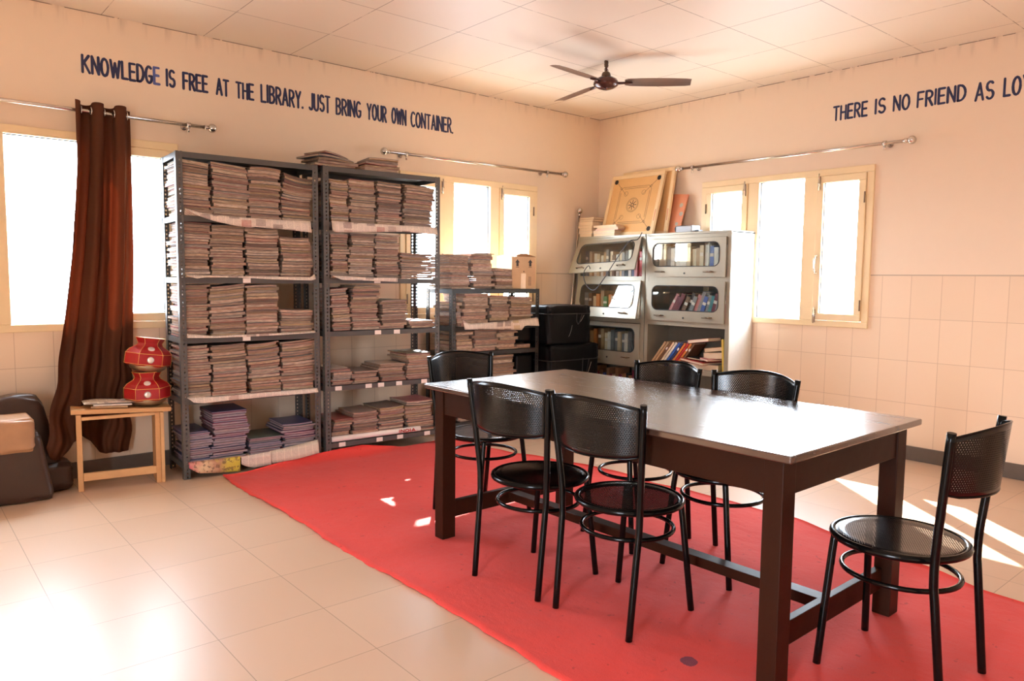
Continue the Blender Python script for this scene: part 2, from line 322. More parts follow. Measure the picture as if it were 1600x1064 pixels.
# ------------------------------------------------------------------ mesh helpers
class MB:
    def __init__(s): s.v = []; s.f = []; s.m = []; s.uv = []; s.sm = []
    def face(s, idx, m=0, uv=None, sm=False): s.f.append(tuple(idx)); s.m.append(m); s.uv.append(uv); s.sm.append(sm)
    def add(s, vs):
        k = len(s.v); s.v += [Vector(v) for v in vs]; return k
    def box(s, x0, x1, y0, y1, z0, z1, m=0, M=None):
        p = [Vector((x, y, z)) for z in (z0, z1) for y in (y0, y1) for x in (x0, x1)]
        if M is not None: p = [M @ q for q in p]
        k = s.add(p)
        for q in ((0, 2, 3, 1), (4, 5, 7, 6), (0, 1, 5, 4), (2, 6, 7, 3), (0, 4, 6, 2), (1, 3, 7, 5)): s.face([k+i for i in q], m)
        return s
    def tube(s, pts, r, n=10, m=0, closed=False, cap=True):
        pts = [Vector(p) for p in pts]; N = len(pts); rs = r if isinstance(r, (list, tuple)) else [r]*N
        base = []; prev = None
        for i, p in enumerate(pts):
            a = pts[(i-1) % N] if (closed or i > 0) else p; b = pts[(i+1) % N] if (closed or i < N-1) else p
            d = (b-a).normalized()
            if prev is None:
                up = Vector((0, 0, 1)) if abs(d.z) < .9 else Vector((1, 0, 0)); u = d.cross(up).normalized()
            else: u = (prev - d*prev.dot(d)).normalized()
            prev = u; w_ = d.cross(u)
            base.append(s.add([p + (u*math.cos(2*math.pi*k/n) + w_*math.sin(2*math.pi*k/n))*rs[i] for k in range(n)]))
        for i in range(N if closed else N-1):
            a = base[i]; b = base[(i+1) % N]
            for k in range(n): s.face((a+k, a+(k+1) % n, b+(k+1) % n, b+k), m, None, True)
        if not closed and cap:
            s.face([base[0]+k for k in range(n)][::-1], m); s.face([base[-1]+k for k in range(n)], m)
        return s
    def lathe(s, prof, n=24, m=0, M=None, sm=True):
        base = []
        for r, z in prof:
            q = [Vector((r*math.cos(2*math.pi*k/n), r*math.sin(2*math.pi*k/n), z)) for k in range(n)]
            if M is not None: q = [M @ x for x in q]
            base.append(s.add(q))
        for a, b in zip(base, base[1:]):
            for k in range(n): s.face((a+k, a+(k+1) % n, b+(k+1) % n, b+k), m, None, sm)
        s.face([base[0]+k for k in range(n)][::-1], m); s.face([base[-1]+k for k in range(n)], m)
        return s
    def ball(s, c, r, n=14, m=0):
        c = Vector(c); pr = [(max(1e-4, r*math.sin(math.pi*i/8)), -r*math.cos(math.pi*i/8)) for i in range(9)]
        return s.lathe(pr, n, m, Matrix.Translation(c))
    def grid(s, rows, m=0, uv=None, thick=0, sm=True, flip=False):     # rows of points, optional thickness
        nr = len(rows); nc = len(rows[0]); k = s.add([p for r in rows for p in r])
        for i in range(nr-1):
            for j in range(nc-1):
                q = [k+i*nc+j, k+i*nc+j+1, k+(i+1)*nc+j+1, k+(i+1)*nc+j]
                u = None if uv is None else [uv[i][j], uv[i][j+1], uv[i+1][j+1], uv[i+1][j]]
                s.face(q, m, u, sm)
        if thick:
            import numpy as np
            P = [[Vector(p) for p in r] for r in rows]; off = []
            for i in range(nr):
                for j in range(nc):
                    a = P[min(i+1, nr-1)][j]-P[max(i-1, 0)][j]; b = P[i][min(j+1, nc-1)]-P[i][max(j-1, 0)]
                    nn = a.cross(b); nn = nn.normalized() if nn.length > 1e-9 else Vector((0, 0, 1)); off.append(P[i][j]+nn*thick)
            k2 = s.add(off)
            for i in range(nr-1):
                for j in range(nc-1):
                    q = [k2+i*nc+j, k2+(i+1)*nc+j, k2+(i+1)*nc+j+1, k2+i*nc+j+1]
                    u = None if uv is None else [uv[i][j], uv[i+1][j], uv[i+1][j+1], uv[i][j+1]]
                    s.face(q, m, u, sm)
            ed = [i*nc for i in range(nr)], [i*nc+nc-1 for i in range(nr)], list(range(nc)), [(nr-1)*nc+j for j in range(nc)]
            for e in ed:
                for a, b in zip(e, e[1:]): s.face((k+a, k+b, k2+b, k2+a), m, None if uv is None else [uv[0][0]]*4)
        return s
    def capsule(s, a, b, wd, z0, z1, M, m=0):       # flat painted stroke in local XY
        a = Vector(a); b = Vector(b); d = b-a
        d = d.normalized() if d.length > 1e-9 else Vector((1, 0)); ang = math.atan2(d.y, d.x); o = []
        for k in range(5):
            t_ = ang+math.pi/2+math.pi*k/4; o.append((a.x+wd*math.cos(t_), a.y+wd*math.sin(t_)))
        for k in range(5):
            t_ = ang-math.pi/2+math.pi*k/4; o.append((b.x+wd*math.cos(t_), b.y+wd*math.sin(t_)))
        k0 = s.add([M @ Vector((x, y, z0)) for x, y in o]); k1 = s.add([M @ Vector((x, y, z1)) for x, y in o]); n = len(o)
        s.face([k1+i for i in range(n)], m)
        for i in range(n): s.face((k0+i, k0+(i+1) % n, k1+(i+1) % n, k1+i), m)
    def mesh(s, name, mats):
        me = bpy.data.meshes.new(name); me.from_pydata([tuple(v) for v in s.v], [], s.f)
        for m in (mats if isinstance(mats, (list, tuple)) else [mats]): me.materials.append(MATS[m])
        me.polygons.foreach_set('material_index', s.m); me.polygons.foreach_set('use_smooth', s.sm)
        if any(u is not None for u in s.uv):
            L = me.uv_layers.new(name='UVMap').data; i = 0
            for f, u in zip(s.f, s.uv):
                for k in range(len(f)):
                    L[i].uv = u[k] if u is not None else (0, 0)
                    i += 1
        me.update(); return me
    def build(s, name, mats, parent=None, bevel=0, loc=None, rot=None, seg=2):
        o = bpy.data.objects.new(name, s.mesh(name, mats)); COL.objects.link(o)
        if parent is not None: o.parent = parent
        if loc is not None: o.location = loc
        if rot is not None: o.rotation_euler = rot
        if bevel:
            b = o.modifiers.new('bevel', 'BEVEL'); b.width = bevel; b.segments = seg; b.limit_method = 'ANGLE'; b.angle_limit = R_(40)
        return o
def thing(name, label, cat, loc=(0, 0, 0), rz=0, group=None, rot=None):
    o = bpy.data.objects.new(name, None); COL.objects.link(o); o.location = loc; o.rotation_euler = rot if rot else (0, 0, rz)
    o.empty_display_size = .05
    return tag(o, label, cat, group)
def tag(o, label, cat, group=None, kind=None):
    if label: o['label'] = label
    if cat: o['category'] = cat
    if group: o['group'] = group
    if kind: o['kind'] = kind
    return o
def struct(o): o['kind'] = 'structure'; return o
def bez(pts, n=8):                          # Catmull-Rom through points
    P = [Vector(p) for p in pts]; o = []
    for i in range(len(P)-1):
        a = P[max(i-1, 0)]; b = P[i]; c = P[i+1]; d = P[min(i+2, len(P)-1)]
        for k in range(n):
            t_ = k/n; o.append(.5*((2*b)+(c-a)*t_+(2*a-5*b+4*c-d)*t_*t_+(3*b-a-3*c+d)*t_**3))
    return o+[P[-1]]

# ------------------------------------------------------------------ the room
TH = .22
def wall_boxes(mb, lo, hi, opens, horiz):
    cuts = sorted(opens); cur = lo
    def bx(a, b, z0, z1):
        if b-a < 1e-4 or z1-z0 < 1e-4: return
        if horiz: mb.box(a, b, 0, TH, z0, z1)
        else: mb.box(0, TH, a, b, z0, z1)
    for a, b in cuts:
        bx(cur, a, 0, ROOM_H); bx(a, b, 0, ZS); bx(a, b, ZT, ROOM_H); cur = b
    bx(cur, hi, 0, ROOM_H)
m = MB(); wall_boxes(m, ROOM_X-TH, 0, WL, True); struct(m.build('wall_left', 'wall_paint_left'))
m = MB(); wall_boxes(m, ROOM_Y-TH, TH, WR, False); struct(m.build('wall_right', 'wall_paint_right'))
m = MB(); m.box(ROOM_X-TH, ROOM_X, ROOM_Y, FILL_DOORWAY[0], 0, ROOM_H); m.box(ROOM_X-TH, ROOM_X, FILL_DOORWAY[1], 0, 0, ROOM_H); m.box(ROOM_X-TH, ROOM_X, FILL_DOORWAY[0], FILL_DOORWAY[1], 2.1, ROOM_H); struct(m.build('wall_back', 'wall_paint_right'))
m = MB(); m.box(ROOM_X, 0, ROOM_Y-TH, ROOM_Y, 0, ROOM_H); struct(m.build('wall_near', 'wall_paint_left'))
m = MB(); m.box(ROOM_X-TH, TH, ROOM_Y-TH, TH, -.1, 0); struct(m.build('floor', 'floor_tile'))
m = MB(); m.box(ROOM_X-TH, TH, ROOM_Y-TH, TH, ROOM_H, ROOM_H+.1); struct(m.build('ceiling', 'ceiling_board'))
m = MB(); m.box(ROOM_X, 0, -.012, 0, 0, .1); struct(m.build('baseboard_left', 'skirting', bevel=.003))
m = MB(); m.box(-.012, 0, ROOM_Y, -.012, 0, .1); struct(m.build('baseboard_right', 'skirting', bevel=.003))

def window(name, origin, rz):
    # local: x from 0 (corner side) along the wall to W, y towards the outside, z up. Outer frame W x H
    root = bpy.data.objects.new(name, None); COL.objects.link(root); root.location = origin; root.rotation_euler = (0, 0, rz); root['kind'] = 'structure'
    W, Z0, Z1 = 1.476, .912, 2.10; y0, y1 = -.018, .06
    f = MB(); f.box(0, W, y0, y1, Z1-.05, Z1); f.box(0, W, y0, y1, Z0, Z0+.045)
    for a, b in ((0, .05), (.455, .555), (.945, 1.05), (W-.05, W)): f.box(a, b, y0, y1, Z0+.045, Z1-.05)
    f.build('window_frame', 'window_cream', root, bevel=.004)
    for a, b in ((.052, .453), (1.052, W-.052)):
        s_ = MB(); t_ = .052; z0 = Z0+.047; z1 = Z1-.052; yy0, yy1 = -.028, .02
        s_.box(a, b, yy0, yy1, z1-t_, z1); s_.box(a, b, yy0, yy1, z0, z0+t_); s_.box(a, a+t_, yy0, yy1, z0+t_, z1-t_); s_.box(b-t_, b, yy0, yy1, z0+t_, z1-t_)
        o = s_.build('sash', 'window_cream', root, bevel=.004)
        g = MB(); g.box(a+t_, b-t_, -.004, 0, z0+t_, z1-t_); g.build('glass_pane', 'window_glass', o)
        g = MB(); i_ = .004
        for q in ((a+t_, a+t_+i_), (b-t_-i_, b-t_)): g.box(q[0], q[1], -.008, .004, z0+t_, z1-t_)
        for q in ((z0+t_, z0+t_+i_), (z1-t_-i_, z1-t_)): g.box(a+t_, b-t_, -.008, .004, q[0], q[1])
        g.build('gasket', 'rubber_black', o)
        inner = b-.02 if a < .5 else a+.02; outer = a+.004 if a < .5 else b-.004
        for zc in (z0+.12, z1-.18):
            h = MB(); h.tube([(outer, yy0-.004, zc-.04), (outer, yy0-.004, zc+.04)], .006, 8); h.build('hinge', 'handle_bronze', o)
        for zc in (z0+.03, z1-.05):
            h = MB(); h.box(inner-.011, inner+.011, yy0-.004, yy0, zc-.05, zc+.05); h.tube([(inner, yy0-.01, zc-.055), (inner, yy0-.01, zc+.07)], .0045, 8)
            h.box(inner-.004, inner+.004, yy0-.022, yy0-.008, zc-.005, zc+.005); h.build('bolt', 'chrome', o)
        h = MB(); zc = (z0+z1)/2-.12; h.tube(bez([(inner, yy0, zc-.06), (inner, yy0-.03, zc-.045), (inner, yy0-.034, zc), (inner, yy0-.03, zc+.045), (inner, yy0, zc+.06)]), .006, 8)
        h.ball((inner, yy0-.004, zc-.065), .009); h.ball((inner, yy0-.004, zc+.065), .009); h.build('handle', 'chrome', o)
    g = MB(); g.box(.555, .945, .02, .024, Z0+.045, Z1-.05); g.build('glass_pane', 'window_glass', root)
    g = MB()
    for q in ((.555, .559), (.941, .945)): g.box(q[0], q[1], .01, .03, Z0+.045, Z1-.05)
    for q in ((Z0+.045, Z0+.049), (Z1-.054, Z1-.05)): g.box(.555, .945, .01, .03, q[0], q[1])
    g.build('gasket', 'rubber_black', root)
    return root
# left wall: +x local must run to -x world and +y local to +y world -> build mirrored by rotating 180 and flipping depth
def window_left(name, xr):
    r = window(name, (xr, 0, 0), 0); r.scale = (-1, 1, 1); return r
def window_right(name, yr):
    r = window(name, (0, yr, 0), R_(-90)); return r
window_left('window_1', -3.992); window_left('window_2', -.841)
window_right('window_3', -1.236)

# ------------------------------------------------------------------ painted slogans (stroke letters)
def arc(cx, cy, rx, ry, a0, a1, n=7): return [(cx+rx*math.cos(R_(a0+(a1-a0)*k/n)), cy+ry*math.sin(R_(a0+(a1-a0)*k/n))) for k in range(n+1)]
G = {
 'K': [[(0, 0), (0, 1)], [(.55, 1), (0, .45)], [(.15, .58), (.6, 0)]], 'N': [[(0, 0), (0, 1), (.55, 0), (.55, 1)]],
 'O': [arc(.3, .5, .3, .5, 0, 360, 16)], 'W': [[(0, 1), (.2, 0), (.4, .85), (.6, 0), (.8, 1)]], 'L': [[(0, 1), (0, 0), (.45, 0)]],
 'E': [[(.45, 1), (0, 1), (0, 0), (.47, 0)], [(0, .52), (.4, .52)]], 'D': [[(0, 0), (0, 1)] + arc(.15, .5, .4, .5, 90, -90, 10) + [(0, 0)]],
 'G': [arc(.3, .5, .3, .5, 55, 320, 14) + [(.55, .42), (.32, .42)]], 'I': [[(0, 0), (0, 1)]],
 'S': [arc(.26, .74, .24, .26, 40, 260, 8) + arc(.26, .25, .25, .25, 80, -150, 9)], 'F': [[(.45, 1), (0, 1), (0, 0)], [(0, .52), (.38, .52)]],
 'R': [[(0, 0), (0, 1)] + arc(.2, .75, .28, .25, 90, -90, 7) + [(0, .5)], [(.2, .5), (.5, 0)]], 'A': [[(0, 0), (.28, 1), (.56, 0)], [(.1, .32), (.46, .32)]],
 'T': [[(0, 1), (.52, 1)], [(.26, 1), (.26, 0)]], 'H': [[(0, 0), (0, 1)], [(.5, 0), (.5, 1)], [(0, .52), (.5, .52)]],
 'B': [[(0, 0), (0, 1)] + arc(.2, .76, .26, .24, 90, -90, 6) + [(0, .52)], arc(.2, .26, .3, .26, 90, -90, 6) + [(0, 0)], [(0, .52), (.2, .52)]],
 'Y': [[(0, 1), (.27, .5), (.54, 1)], [(.27, .5), (.27, 0)]], 'J': [[(.4, 1), (.4, .25)] + arc(.2, .22, .2, .22, 0, -150, 6)],
 'U': [[(0, 1), (0, .3)] + arc(.26, .28, .26, .28, 180, 360, 8) + [(.52, 1)]], 'C': [arc(.3, .5, .3, .5, 50, 310, 12)], '.': [[(0, 0), (.01, .02)]],
 'P': [[(0, 0), (0, 1)] + arc(.2, .75, .28, .25, 90, -90, 7) + [(0, .5)]], 'M': [[(0, 0), (.05, 1), (.35, .2), (.65, 1), (.7, 0)]]}
def gw(ch): return max([p[0] for s_ in G[ch] for p in s_] + [.02])
def word(txt, M, width, height, stroke, name, mat, parent, pale=()):
    tot = sum(gw(c_) for c_ in txt) + .24*(len(txt)-1); sx = width/tot
    groups = {}
    x = 0; mb = MB(); k = 0
    for i, ch in enumerate(txt):
        dy = rng.uniform(-.02, .02)*height
        for s_ in G[ch]:
            for a, b in zip(s_, s_[1:]):
                k += 1; e = .0012+.00004*(k % 12)
                mb.capsule(((x+a[0])*sx, a[1]*height+dy), ((x+b[0])*sx, b[1]*height+dy), stroke*rng.uniform(.9, 1.1), 0, e, M, 1 if i in pale else 0)
        x += gw(ch)+.24
    return mb.build(name, [mat, 'letter_blue_pale'], parent)
ML = lambda x, z: Matrix(((1, 0, 0, x), (0, 0, -1, 0), (0, 1, 0, z), (0, 0, 0, 1)))
MR = lambda y, z: Matrix(((0, 0, -1, 0), (-1, 0, 0, y), (0, 1, 0, z), (0, 0, 0, 1)))
sl = thing('wall_slogan', 'dark blue hand painted slogan about knowledge and the library on left wall', 'lettering', (-4.5, 0, 2.46))
for t_, a, b in [('KNOWLEDGE', -4.527, -4.085), ('IS', -4.05, -3.992), ('FREE', -3.949, -3.787), ('AT', -3.737, -3.648), ('THE', -3.605, -3.477), ('LIBRARY.', -3.432, -3.117), ('JUST', -3.077, -2.906), ('BRING', -2.862, -2.649), ('YOUR', -2.602, -2.427), ('OWN', -2.384, -2.246), ('CONTAINER.', -2.207, -1.788)]:
    zz = 2.463
    o = word(t_, Matrix.Translation((4.5, 0, -2.46)) @ ML(a+.006, zz), (b-a)-.012, .100 if a < -3.5 else .112, .0078, 'painted_word', 'letter_blue', sl, (8,) if t_ == 'KNOWLEDGE' else ())
sl = thing('wall_slogan', 'dark blue hand painted slogan about a loyal friend on right wall', 'lettering', (0, -2.4, 2.45))
for t_, a, b in [('THERE', -2.375, -2.633), ('IS', -2.684, -2.76), ('NO', -2.809, -2.924), ('FRIEND', -2.968, -3.275), ('AS', -3.326, -3.438), ('LOYAL', -3.488, -3.74)]:
    word(t_, Matrix.Translation((0, 2.4, -2.45)) @ MR(a-.006, 2.458 if a > -3.3 else 2.44), (a-b)-.012, .098 if a > -3.2 else .108, .0075, 'painted_word', 'letter_blue', sl)

# ------------------------------------------------------------------ curtain rods
def rod(label, p0, p1, wall, brackets, name='curtain_rod', r=.0115):
    p0 = Vector(p0); p1 = Vector(p1); d = (p1-p0).normalized(); root = thing(name, label, 'curtain rod', p0)
    L = (p1-p0).length; q = lambda s_: d*s_
    m = MB(); m.tube([q(0), q(L)], r, 12); m.build('pole', 'chrome', root)
    for s_, sg in ((0, -1), (L, 1)):
        f = MB(); f.tube([q(s_), q(s_+sg*.02), q(s_+sg*.022), q(s_+sg*.03)], [r*1.35, r*1.35, r*.8, r*.8], 12); f.ball(q(s_+sg*.05), .029, 16); f.build('finial', 'chrome', root)
    for s_ in brackets:
        c = q(s_); b = MB(); wv = Vector((0, 1, 0)) if wall == 'L' else Vector((1, 0, 0))
        b.tube([c-d*.012, c+d*.012], r*1.5, 12); b.tube([c, c+wv*.09], .006, 8); b.tube([c+wv*.088, c+wv*.0985], .02, 12)
        b.tube([c+Vector((0, 0, -.012)), c+Vector((0, 0, -.045))], .008, 8); b.build('bracket', 'chrome', root)
    return root
rod('chrome curtain rod carrying the brown curtain at the far left', (-5.6, -.1, 2.217), (-3.85, -.1, 2.214), 'L', (.3, 1.65))
rod('chrome curtain rod over the window behind the grey racks', (-2.46, -.1, 2.216), (-.62, -.1, 2.226), 'L', (.15, 1.66))
rod('chrome curtain rod over the window on the right wall', (-.1, -1.09, 2.227), (-.1, -2.94, 2.222), 'R', (.1, 1.72))

# ------------------------------------------------------------------ curtain
def lerp_tab(tab, z):
    for (z0, v0), (z1, v1) in zip(tab, tab[1:]):
        if z0 >= z >= z1: return v0+(v1-v0)*(z0-z)/(z0-z1)
    return tab[-1][1] if z < tab[-1][0] else tab[0][1]
XL = [(2.26, -4.592), (1.9, -4.60), (1.36, -4.651), (.98, -4.70), (.61, -4.77), (.40, -4.83), (.15, -4.86)]
XR = [(2.26, -4.285), (1.4, -4.30), (.97, -4.315), (.6, -4.325), (.14, -4.345)]
def curtain():
    root = thing('curtain', 'brown eyelet curtain gathered and tucked down behind the wooden bench', 'curtain', (-4.45, -.1, 0))
    NU, NV = 110, 70; rows = []; uvs = []
    bot = [(0, .29), (.10, .20), (.2, .18), (.30, .27), (.42, .295), (.56, .235), (.64, .16), (.85, .15), (1, .145)]
    for j in range(NV+1):
        v = j/NV; row = []; ur = []
        for i in range(NU+1):
            u = i/NU
            zb = next(b0+(b1-b0)*(u-u0)/(u1-u0) for (u0, b0), (u1, b1) in zip(bot, bot[1:]) if u <= u1+1e-9)
            ztop = 2.262+.008*math.cos(u*2*math.pi*2.5)
            z = ztop+(zb-ztop)*v
            x = lerp_tab(XL, z)*(1-u)+lerp_tab(XR, z)*u
            ph = u*2*math.pi*2.5
            ytop = -.1-.034*math.cos(ph)
            low = max(0, min(1, (1.0-z)/.75)); lo = low*low*(3-2*low)
            n_ = 5.3; fold = -.028*math.cos(u*2*math.pi*2.5+.6*v)-.014*math.sin(u*2*math.pi*n_+2.2*v+1)-.006*math.sin(u*2*math.pi*11+4*v)
            y = (ytop*(1-min(1, v*4)) + (-.1+fold)*min(1, v*4))
            front = max(0, 1-u/.42); y -= lo*.27*front**.7
            y -= lo*.012*math.sin(u*19+z*16)
            x += .010*math.sin(ph*2+3*v)*(1-lo)+lo*.012*math.sin(z*22+u*8)
            row.append((x+4.45, y+.1, z)); ur.append((u, v))
        rows.append(row); uvs.append(ur)
    m = MB(); m.grid(rows, 0, uvs, .0018); m.build('cloth', 'curtain_cloth', root)
    for u in (.1, .3, .5, .7, .9):
        x = -4.592+.307*u; e = MB()
        e.tube([(x+4.45+.004*math.sin(2.5*2*math.pi*u), .022*math.cos(a), 2.217+.022*math.sin(a)) for a in [2*math.pi*k/16 for k in range(16)]], .0045, 8, closed=True); e.build('eyelet', 'chrome', root)
curtain()

# ------------------------------------------------------------------ ceiling fan
def fan():
    root = thing('ceiling_fan', 'dark brown three bladed ceiling fan hanging near the room corner', 'fan', (-1.45, -1.407, 2.66))
    m = MB(); m.lathe([(.02, .045), (.05, .043), (.078, .028), (.09, .008), (.091, -.008), (.08, -.02), (.055, -.034), (.03, -.042), (.012, -.045)], 32); m.build('motor_housing', 'fan_brown', root)
    m = MB(); m.tube([(0, 0, .04), (0, 0, .16)], .0085, 10); m.build('downrod', 'fan_brown', root)
    m = MB(); m.lathe([(.03, .045), (.034, .052), (.028, .075), (.012, .085)], 16); m.tube(bez([(.012, 0, .08), (.03, .01, .10), (.012, .012, .12), (.006, .01, .155)]), .0025, 6)
    m.tube(bez([(-.012, 0, .08), (-.026, -.006, .095), (-.012, -.01, .11)]), .002, 6); m.build('canopy', 'wire_brown', root)
    m = MB(); m.box(-.014, .014, -.006, .006, .115, .16); m.tube([(-.02, 0, .13), (.02, 0, .13)], .004, 8); m.tube([(-.02, 0, .148), (.02, 0, .148)], .004, 8); m.build('hanger_clamp', 'wire_brown', root)
    for a in (189, 312, 80):
        M = Matrix.Rotation(R_(a), 4, 'Z'); b = MB()
        P = lambda x, y, z: M @ Vector((x, y, z))
        rows = []
        for k in range(13):
            s_ = .135+(.60-.135)*k/12; wd = .052+.010*math.sin(k/12*math.pi)+(.0 if k else -.012)
            if k == 12: wd = .046
            rows.append([P(s_, wd*q, .004-.10*wd*q*2+.004*(1-q*q)-.01*k/12) for q in (-1, -.6, 0, .6, 1)])
        b.grid(rows, 0, None, .002, sm=False); bl = b.build('blade', 'fan_blade', root)
        g = MB(); g.tube([P(.08, 0, 0), P(.13, 0, .001), P(.19, 0, -.003)], [.011, .009, .007], 8); g.build('blade_arm', 'fan_brown', bl)
fan()

# ------------------------------------------------------------------ carpet
def carpet():
    def left(y): return -3.938-.006*math.sin(y*5)-.0035*math.sin(y*23)-.003*math.sin(y*61+1)-.012*max(0, (-y-3)/2)-.018*max(0, 1-abs(y+1.97)*9)
    def right(y):
        tab = [(-.45, -2.30), (-.62, -2.14), (-1.2, -2.10), (-2.0, -1.93), (-2.9, -1.885), (-3.15, -1.865), (-3.62, -2.03), (-4.33, -2.15), (-6.6, -2.35)]
        for (y0, x0), (y1, x1) in zip(tab, tab[1:]):
            if y0 >= y >= y1: return x0+(x1-x0)*(y0-y)/(y0-y1)+.008*math.sin(y*17)
        return tab[-1][1]
    rows = []; NY, NX = 150, 56
    for j in range(NY+1):
        y = -.47-(6.2-.47)*j/NY; row = []
        for i in range(NX+1):
            u = i/NX; x = left(y)*(1-u)+right(y)*u; yy = y
            z = .0055+.0022*math.sin(x*5+y*3)*math.sin(y*7+x*2)+.002*math.sin(x*14-y*4)
            e = min(u, 1-u); z += .006*max(0, 1-e/.03)*(.5+.5*math.sin(y*9))+.016*max(0, 1-(1-u)/.06)*max(0, math.sin(y*3.2+.8))
            if y > -.64:
                k = (y+.64)/.17; hgt = .012+.062*max(0, min(1, (x+3.75)/.85))
                hgt *= max(0, min(1, (-2.62-x)/.35)); z += hgt*k*k; yy = y-.06*k*k-.02*math.sin(x*6)*k
            row.append((x, yy, max(z, .0032)))
        rows.append(row)
    m = MB(); m.grid(rows, 0, None, -.0028)
    # keep the underside on the floor side
    o = m.build('carpet', 'carpet_red'); tag(o, 'long red felt carpet runner with ragged edges under the table', 'carpet')
carpet()

# ------------------------------------------------------------------ table
def table():
    root = thing('reading_table', 'long dark brown wooden reading table with glossy top on red carpet', 'table', (-3.07, -3.15, 0), R_(.4))
    m = MB(); m.box(-.478, .468, -.935, .935, .728, .752); m.build('tabletop', 'tabletop_wood', root, bevel=.005, seg=3)
    hx, hy = .405, .862
    for sx in (-1, 1):
        for sy in (-1, 1):
            m = MB(); m.box(sx*hx-.0375, sx*hx+.0375, sy*hy-.0325, sy*hy+.0325, .006, .728); m.build('leg', 'table_wood', root, bevel=.003)
        m = MB(); m.box(sx*hx-.0125+sx*.018, sx*hx+.0125+sx*.018, -hy+.0325, hy-.0325, .612, .728); m.build('apron', 'table_wood', root, bevel=.002)
    for sy in (-1, 1):
        m = MB(); m.box(-hx+.0375, hx-.0375, sy*(hy+.014)-.0125, sy*(hy+.014)+.0125, .612, .728); m.build('apron', 'table_wood', root, bevel=.002)
        m = MB(); m.box(-hx+.0375, hx-.0375, sy*(hy-.016)-.014, sy*(hy-.016)+.014, .105, .185); m.build('stretcher', 'table_wood', root, bevel=.002)
    m = MB(); m.box(-.03, .03, -hy+.032, hy-.032, .125, .165); m.build('stretcher', 'table_wood', root, bevel=.002)
table()

# ------------------------------------------------------------------ chairs (local +x is the way the sitter faces)
def chair(label, x, y, rz, solid=False, group='black metal chairs around the table'):
    root = thing('metal_chair', label, 'chair', (x, y, .006), rz, group)
    R = .196; zs = .432
    m = MB(); n = 40
    prof = [(0.0001, zs+.004 if not solid else zs+.016), (R*.45, zs+.004 if not solid else zs+.013), (R*.8, zs+.004 if not solid else zs+.008), (R*.93, zs+.006), (R*.965, zs+.003)]
    ids = []
    for r_, z_ in prof: ids.append(m.add([(r_*math.cos(2*math.pi*k/n), r_*math.sin(2*math.pi*k/n), z_) for k in range(n)]))
    for q, (a, b) in enumerate(zip(ids, ids[1:])):
        for k in range(n):
            f = (a+k, a+(k+1) % n, b+(k+1) % n, b+k)[::-1]
            uv = [(m.v[i].x, m.v[i].y) for i in f] if q < 3 and not solid else [(9, 9)]*4
            m.face(f, 0, uv, True)
    m.build('seat', 'black_enamel' if solid else 'perforated_seat', root)
    m = MB(); m.tube([(R*math.cos(2*math.pi*k/n), R*math.sin(2*math.pi*k/n), zs-.004) for k in range(n)], .0115, 10, closed=True); m.build('seat_rim', 'black_enamel', root)
    for s_ in (-1, 1):
        m = MB(); m.tube(bez([(.145, s_*.125, zs-.008), (.150, s_*.134, zs-.05), (.166, s_*.177, .0)], 5), .0125, 10); m.build('leg', 'black_enamel', root)
        m = MB(); m.tube(bez([(-.207, s_*.176, 0), (-.178, s_*.180, .31), (-.172, s_*.182, .385), (-.176, s_*.187, .50), (-.207, s_*.215, .832)], 8), .0125, 10); m.build('leg', 'black_enamel', root)
    m = MB(); m.tube([(.172*math.cos(2*math.pi*k/n)-.008, .172*math.sin(2*math.pi*k/n), .325) for k in range(n)], .0085, 8, closed=True); m.build('ring_stretcher', 'black_enamel', root)
    rows = []; uvs = []; NU, NV = 30, 12
    for j in range(NV+1):
        v = j/NV; row = []; ur = []
        for i in range(NU+1):
            u = -1+2*i/NU; c = 1-u*u
            zlo = .640-.006*c+.012*max(0, abs(u)-.8)*5*.6; zhi = .815+.028*c
            z = zlo+(zhi-zlo)*v
            xx = -.176-.031*(z-.5)/.332-.072*c; yy = u*(.187+.028*(z-.5)/.332-.006)
            row.append((xx, yy, z)); ur.append((u*.205, z) if (.04 < v < .96 and abs(u) < .96) else (9, 9))
        rows.append(row); uvs.append(ur)
    for j in range(NV+1):
        for i in range(NU+1):
            if uvs[j][i][0] == 9: uvs[j][i] = (9, 9)
    # faces with any vertex outside stay solid
    m = MB(); k = m.add([p for r in rows for p in r])
    nc = NU+1
    for j in range(NV):
        for i in range(NU):
            q = [k+j*nc+i, k+j*nc+i+1, k+(j+1)*nc+i+1, k+(j+1)*nc+i]; u4 = [uvs[j][i], uvs[j][i+1], uvs[j+1][i+1], uvs[j+1][i]]
            if any(u_[0] == 9 for u_ in u4): u4 = [(9, 9)]*4
            m.face(q, 0, u4, True)
    o = m.build('backrest', 'perforated_black', root)
    so = o.modifiers.new('thick', 'SOLIDIFY'); so.thickness = .002
    m = MB(); m.tube(rows[-1], .0032, 6); m.tube(rows[0], .0032, 6); m.build('backrest_edge', 'black_enamel', root)
    return root
chair('black chair with smooth glossy round seat, nearer side of table towards the racks', -3.432, -2.908, R_(6.4), True)
chair('black perforated chair nearest the camera side, right of the smooth seated chair', -3.393, -3.363, R_(2.2))
chair('black perforated chair at the rack end of the table', -3.091, -2.102, R_(-88.5))
chair('black perforated chair on the far side of table in front of the grey cabinets', -2.762, -2.852, R_(173.3))
chair('black perforated chair on far side of table in front of the tiled wall', -2.773, -3.353, R_(176.9))
chair('black perforated chair alone at the right end of the table', -3.046, -4.198, R_(90.4))

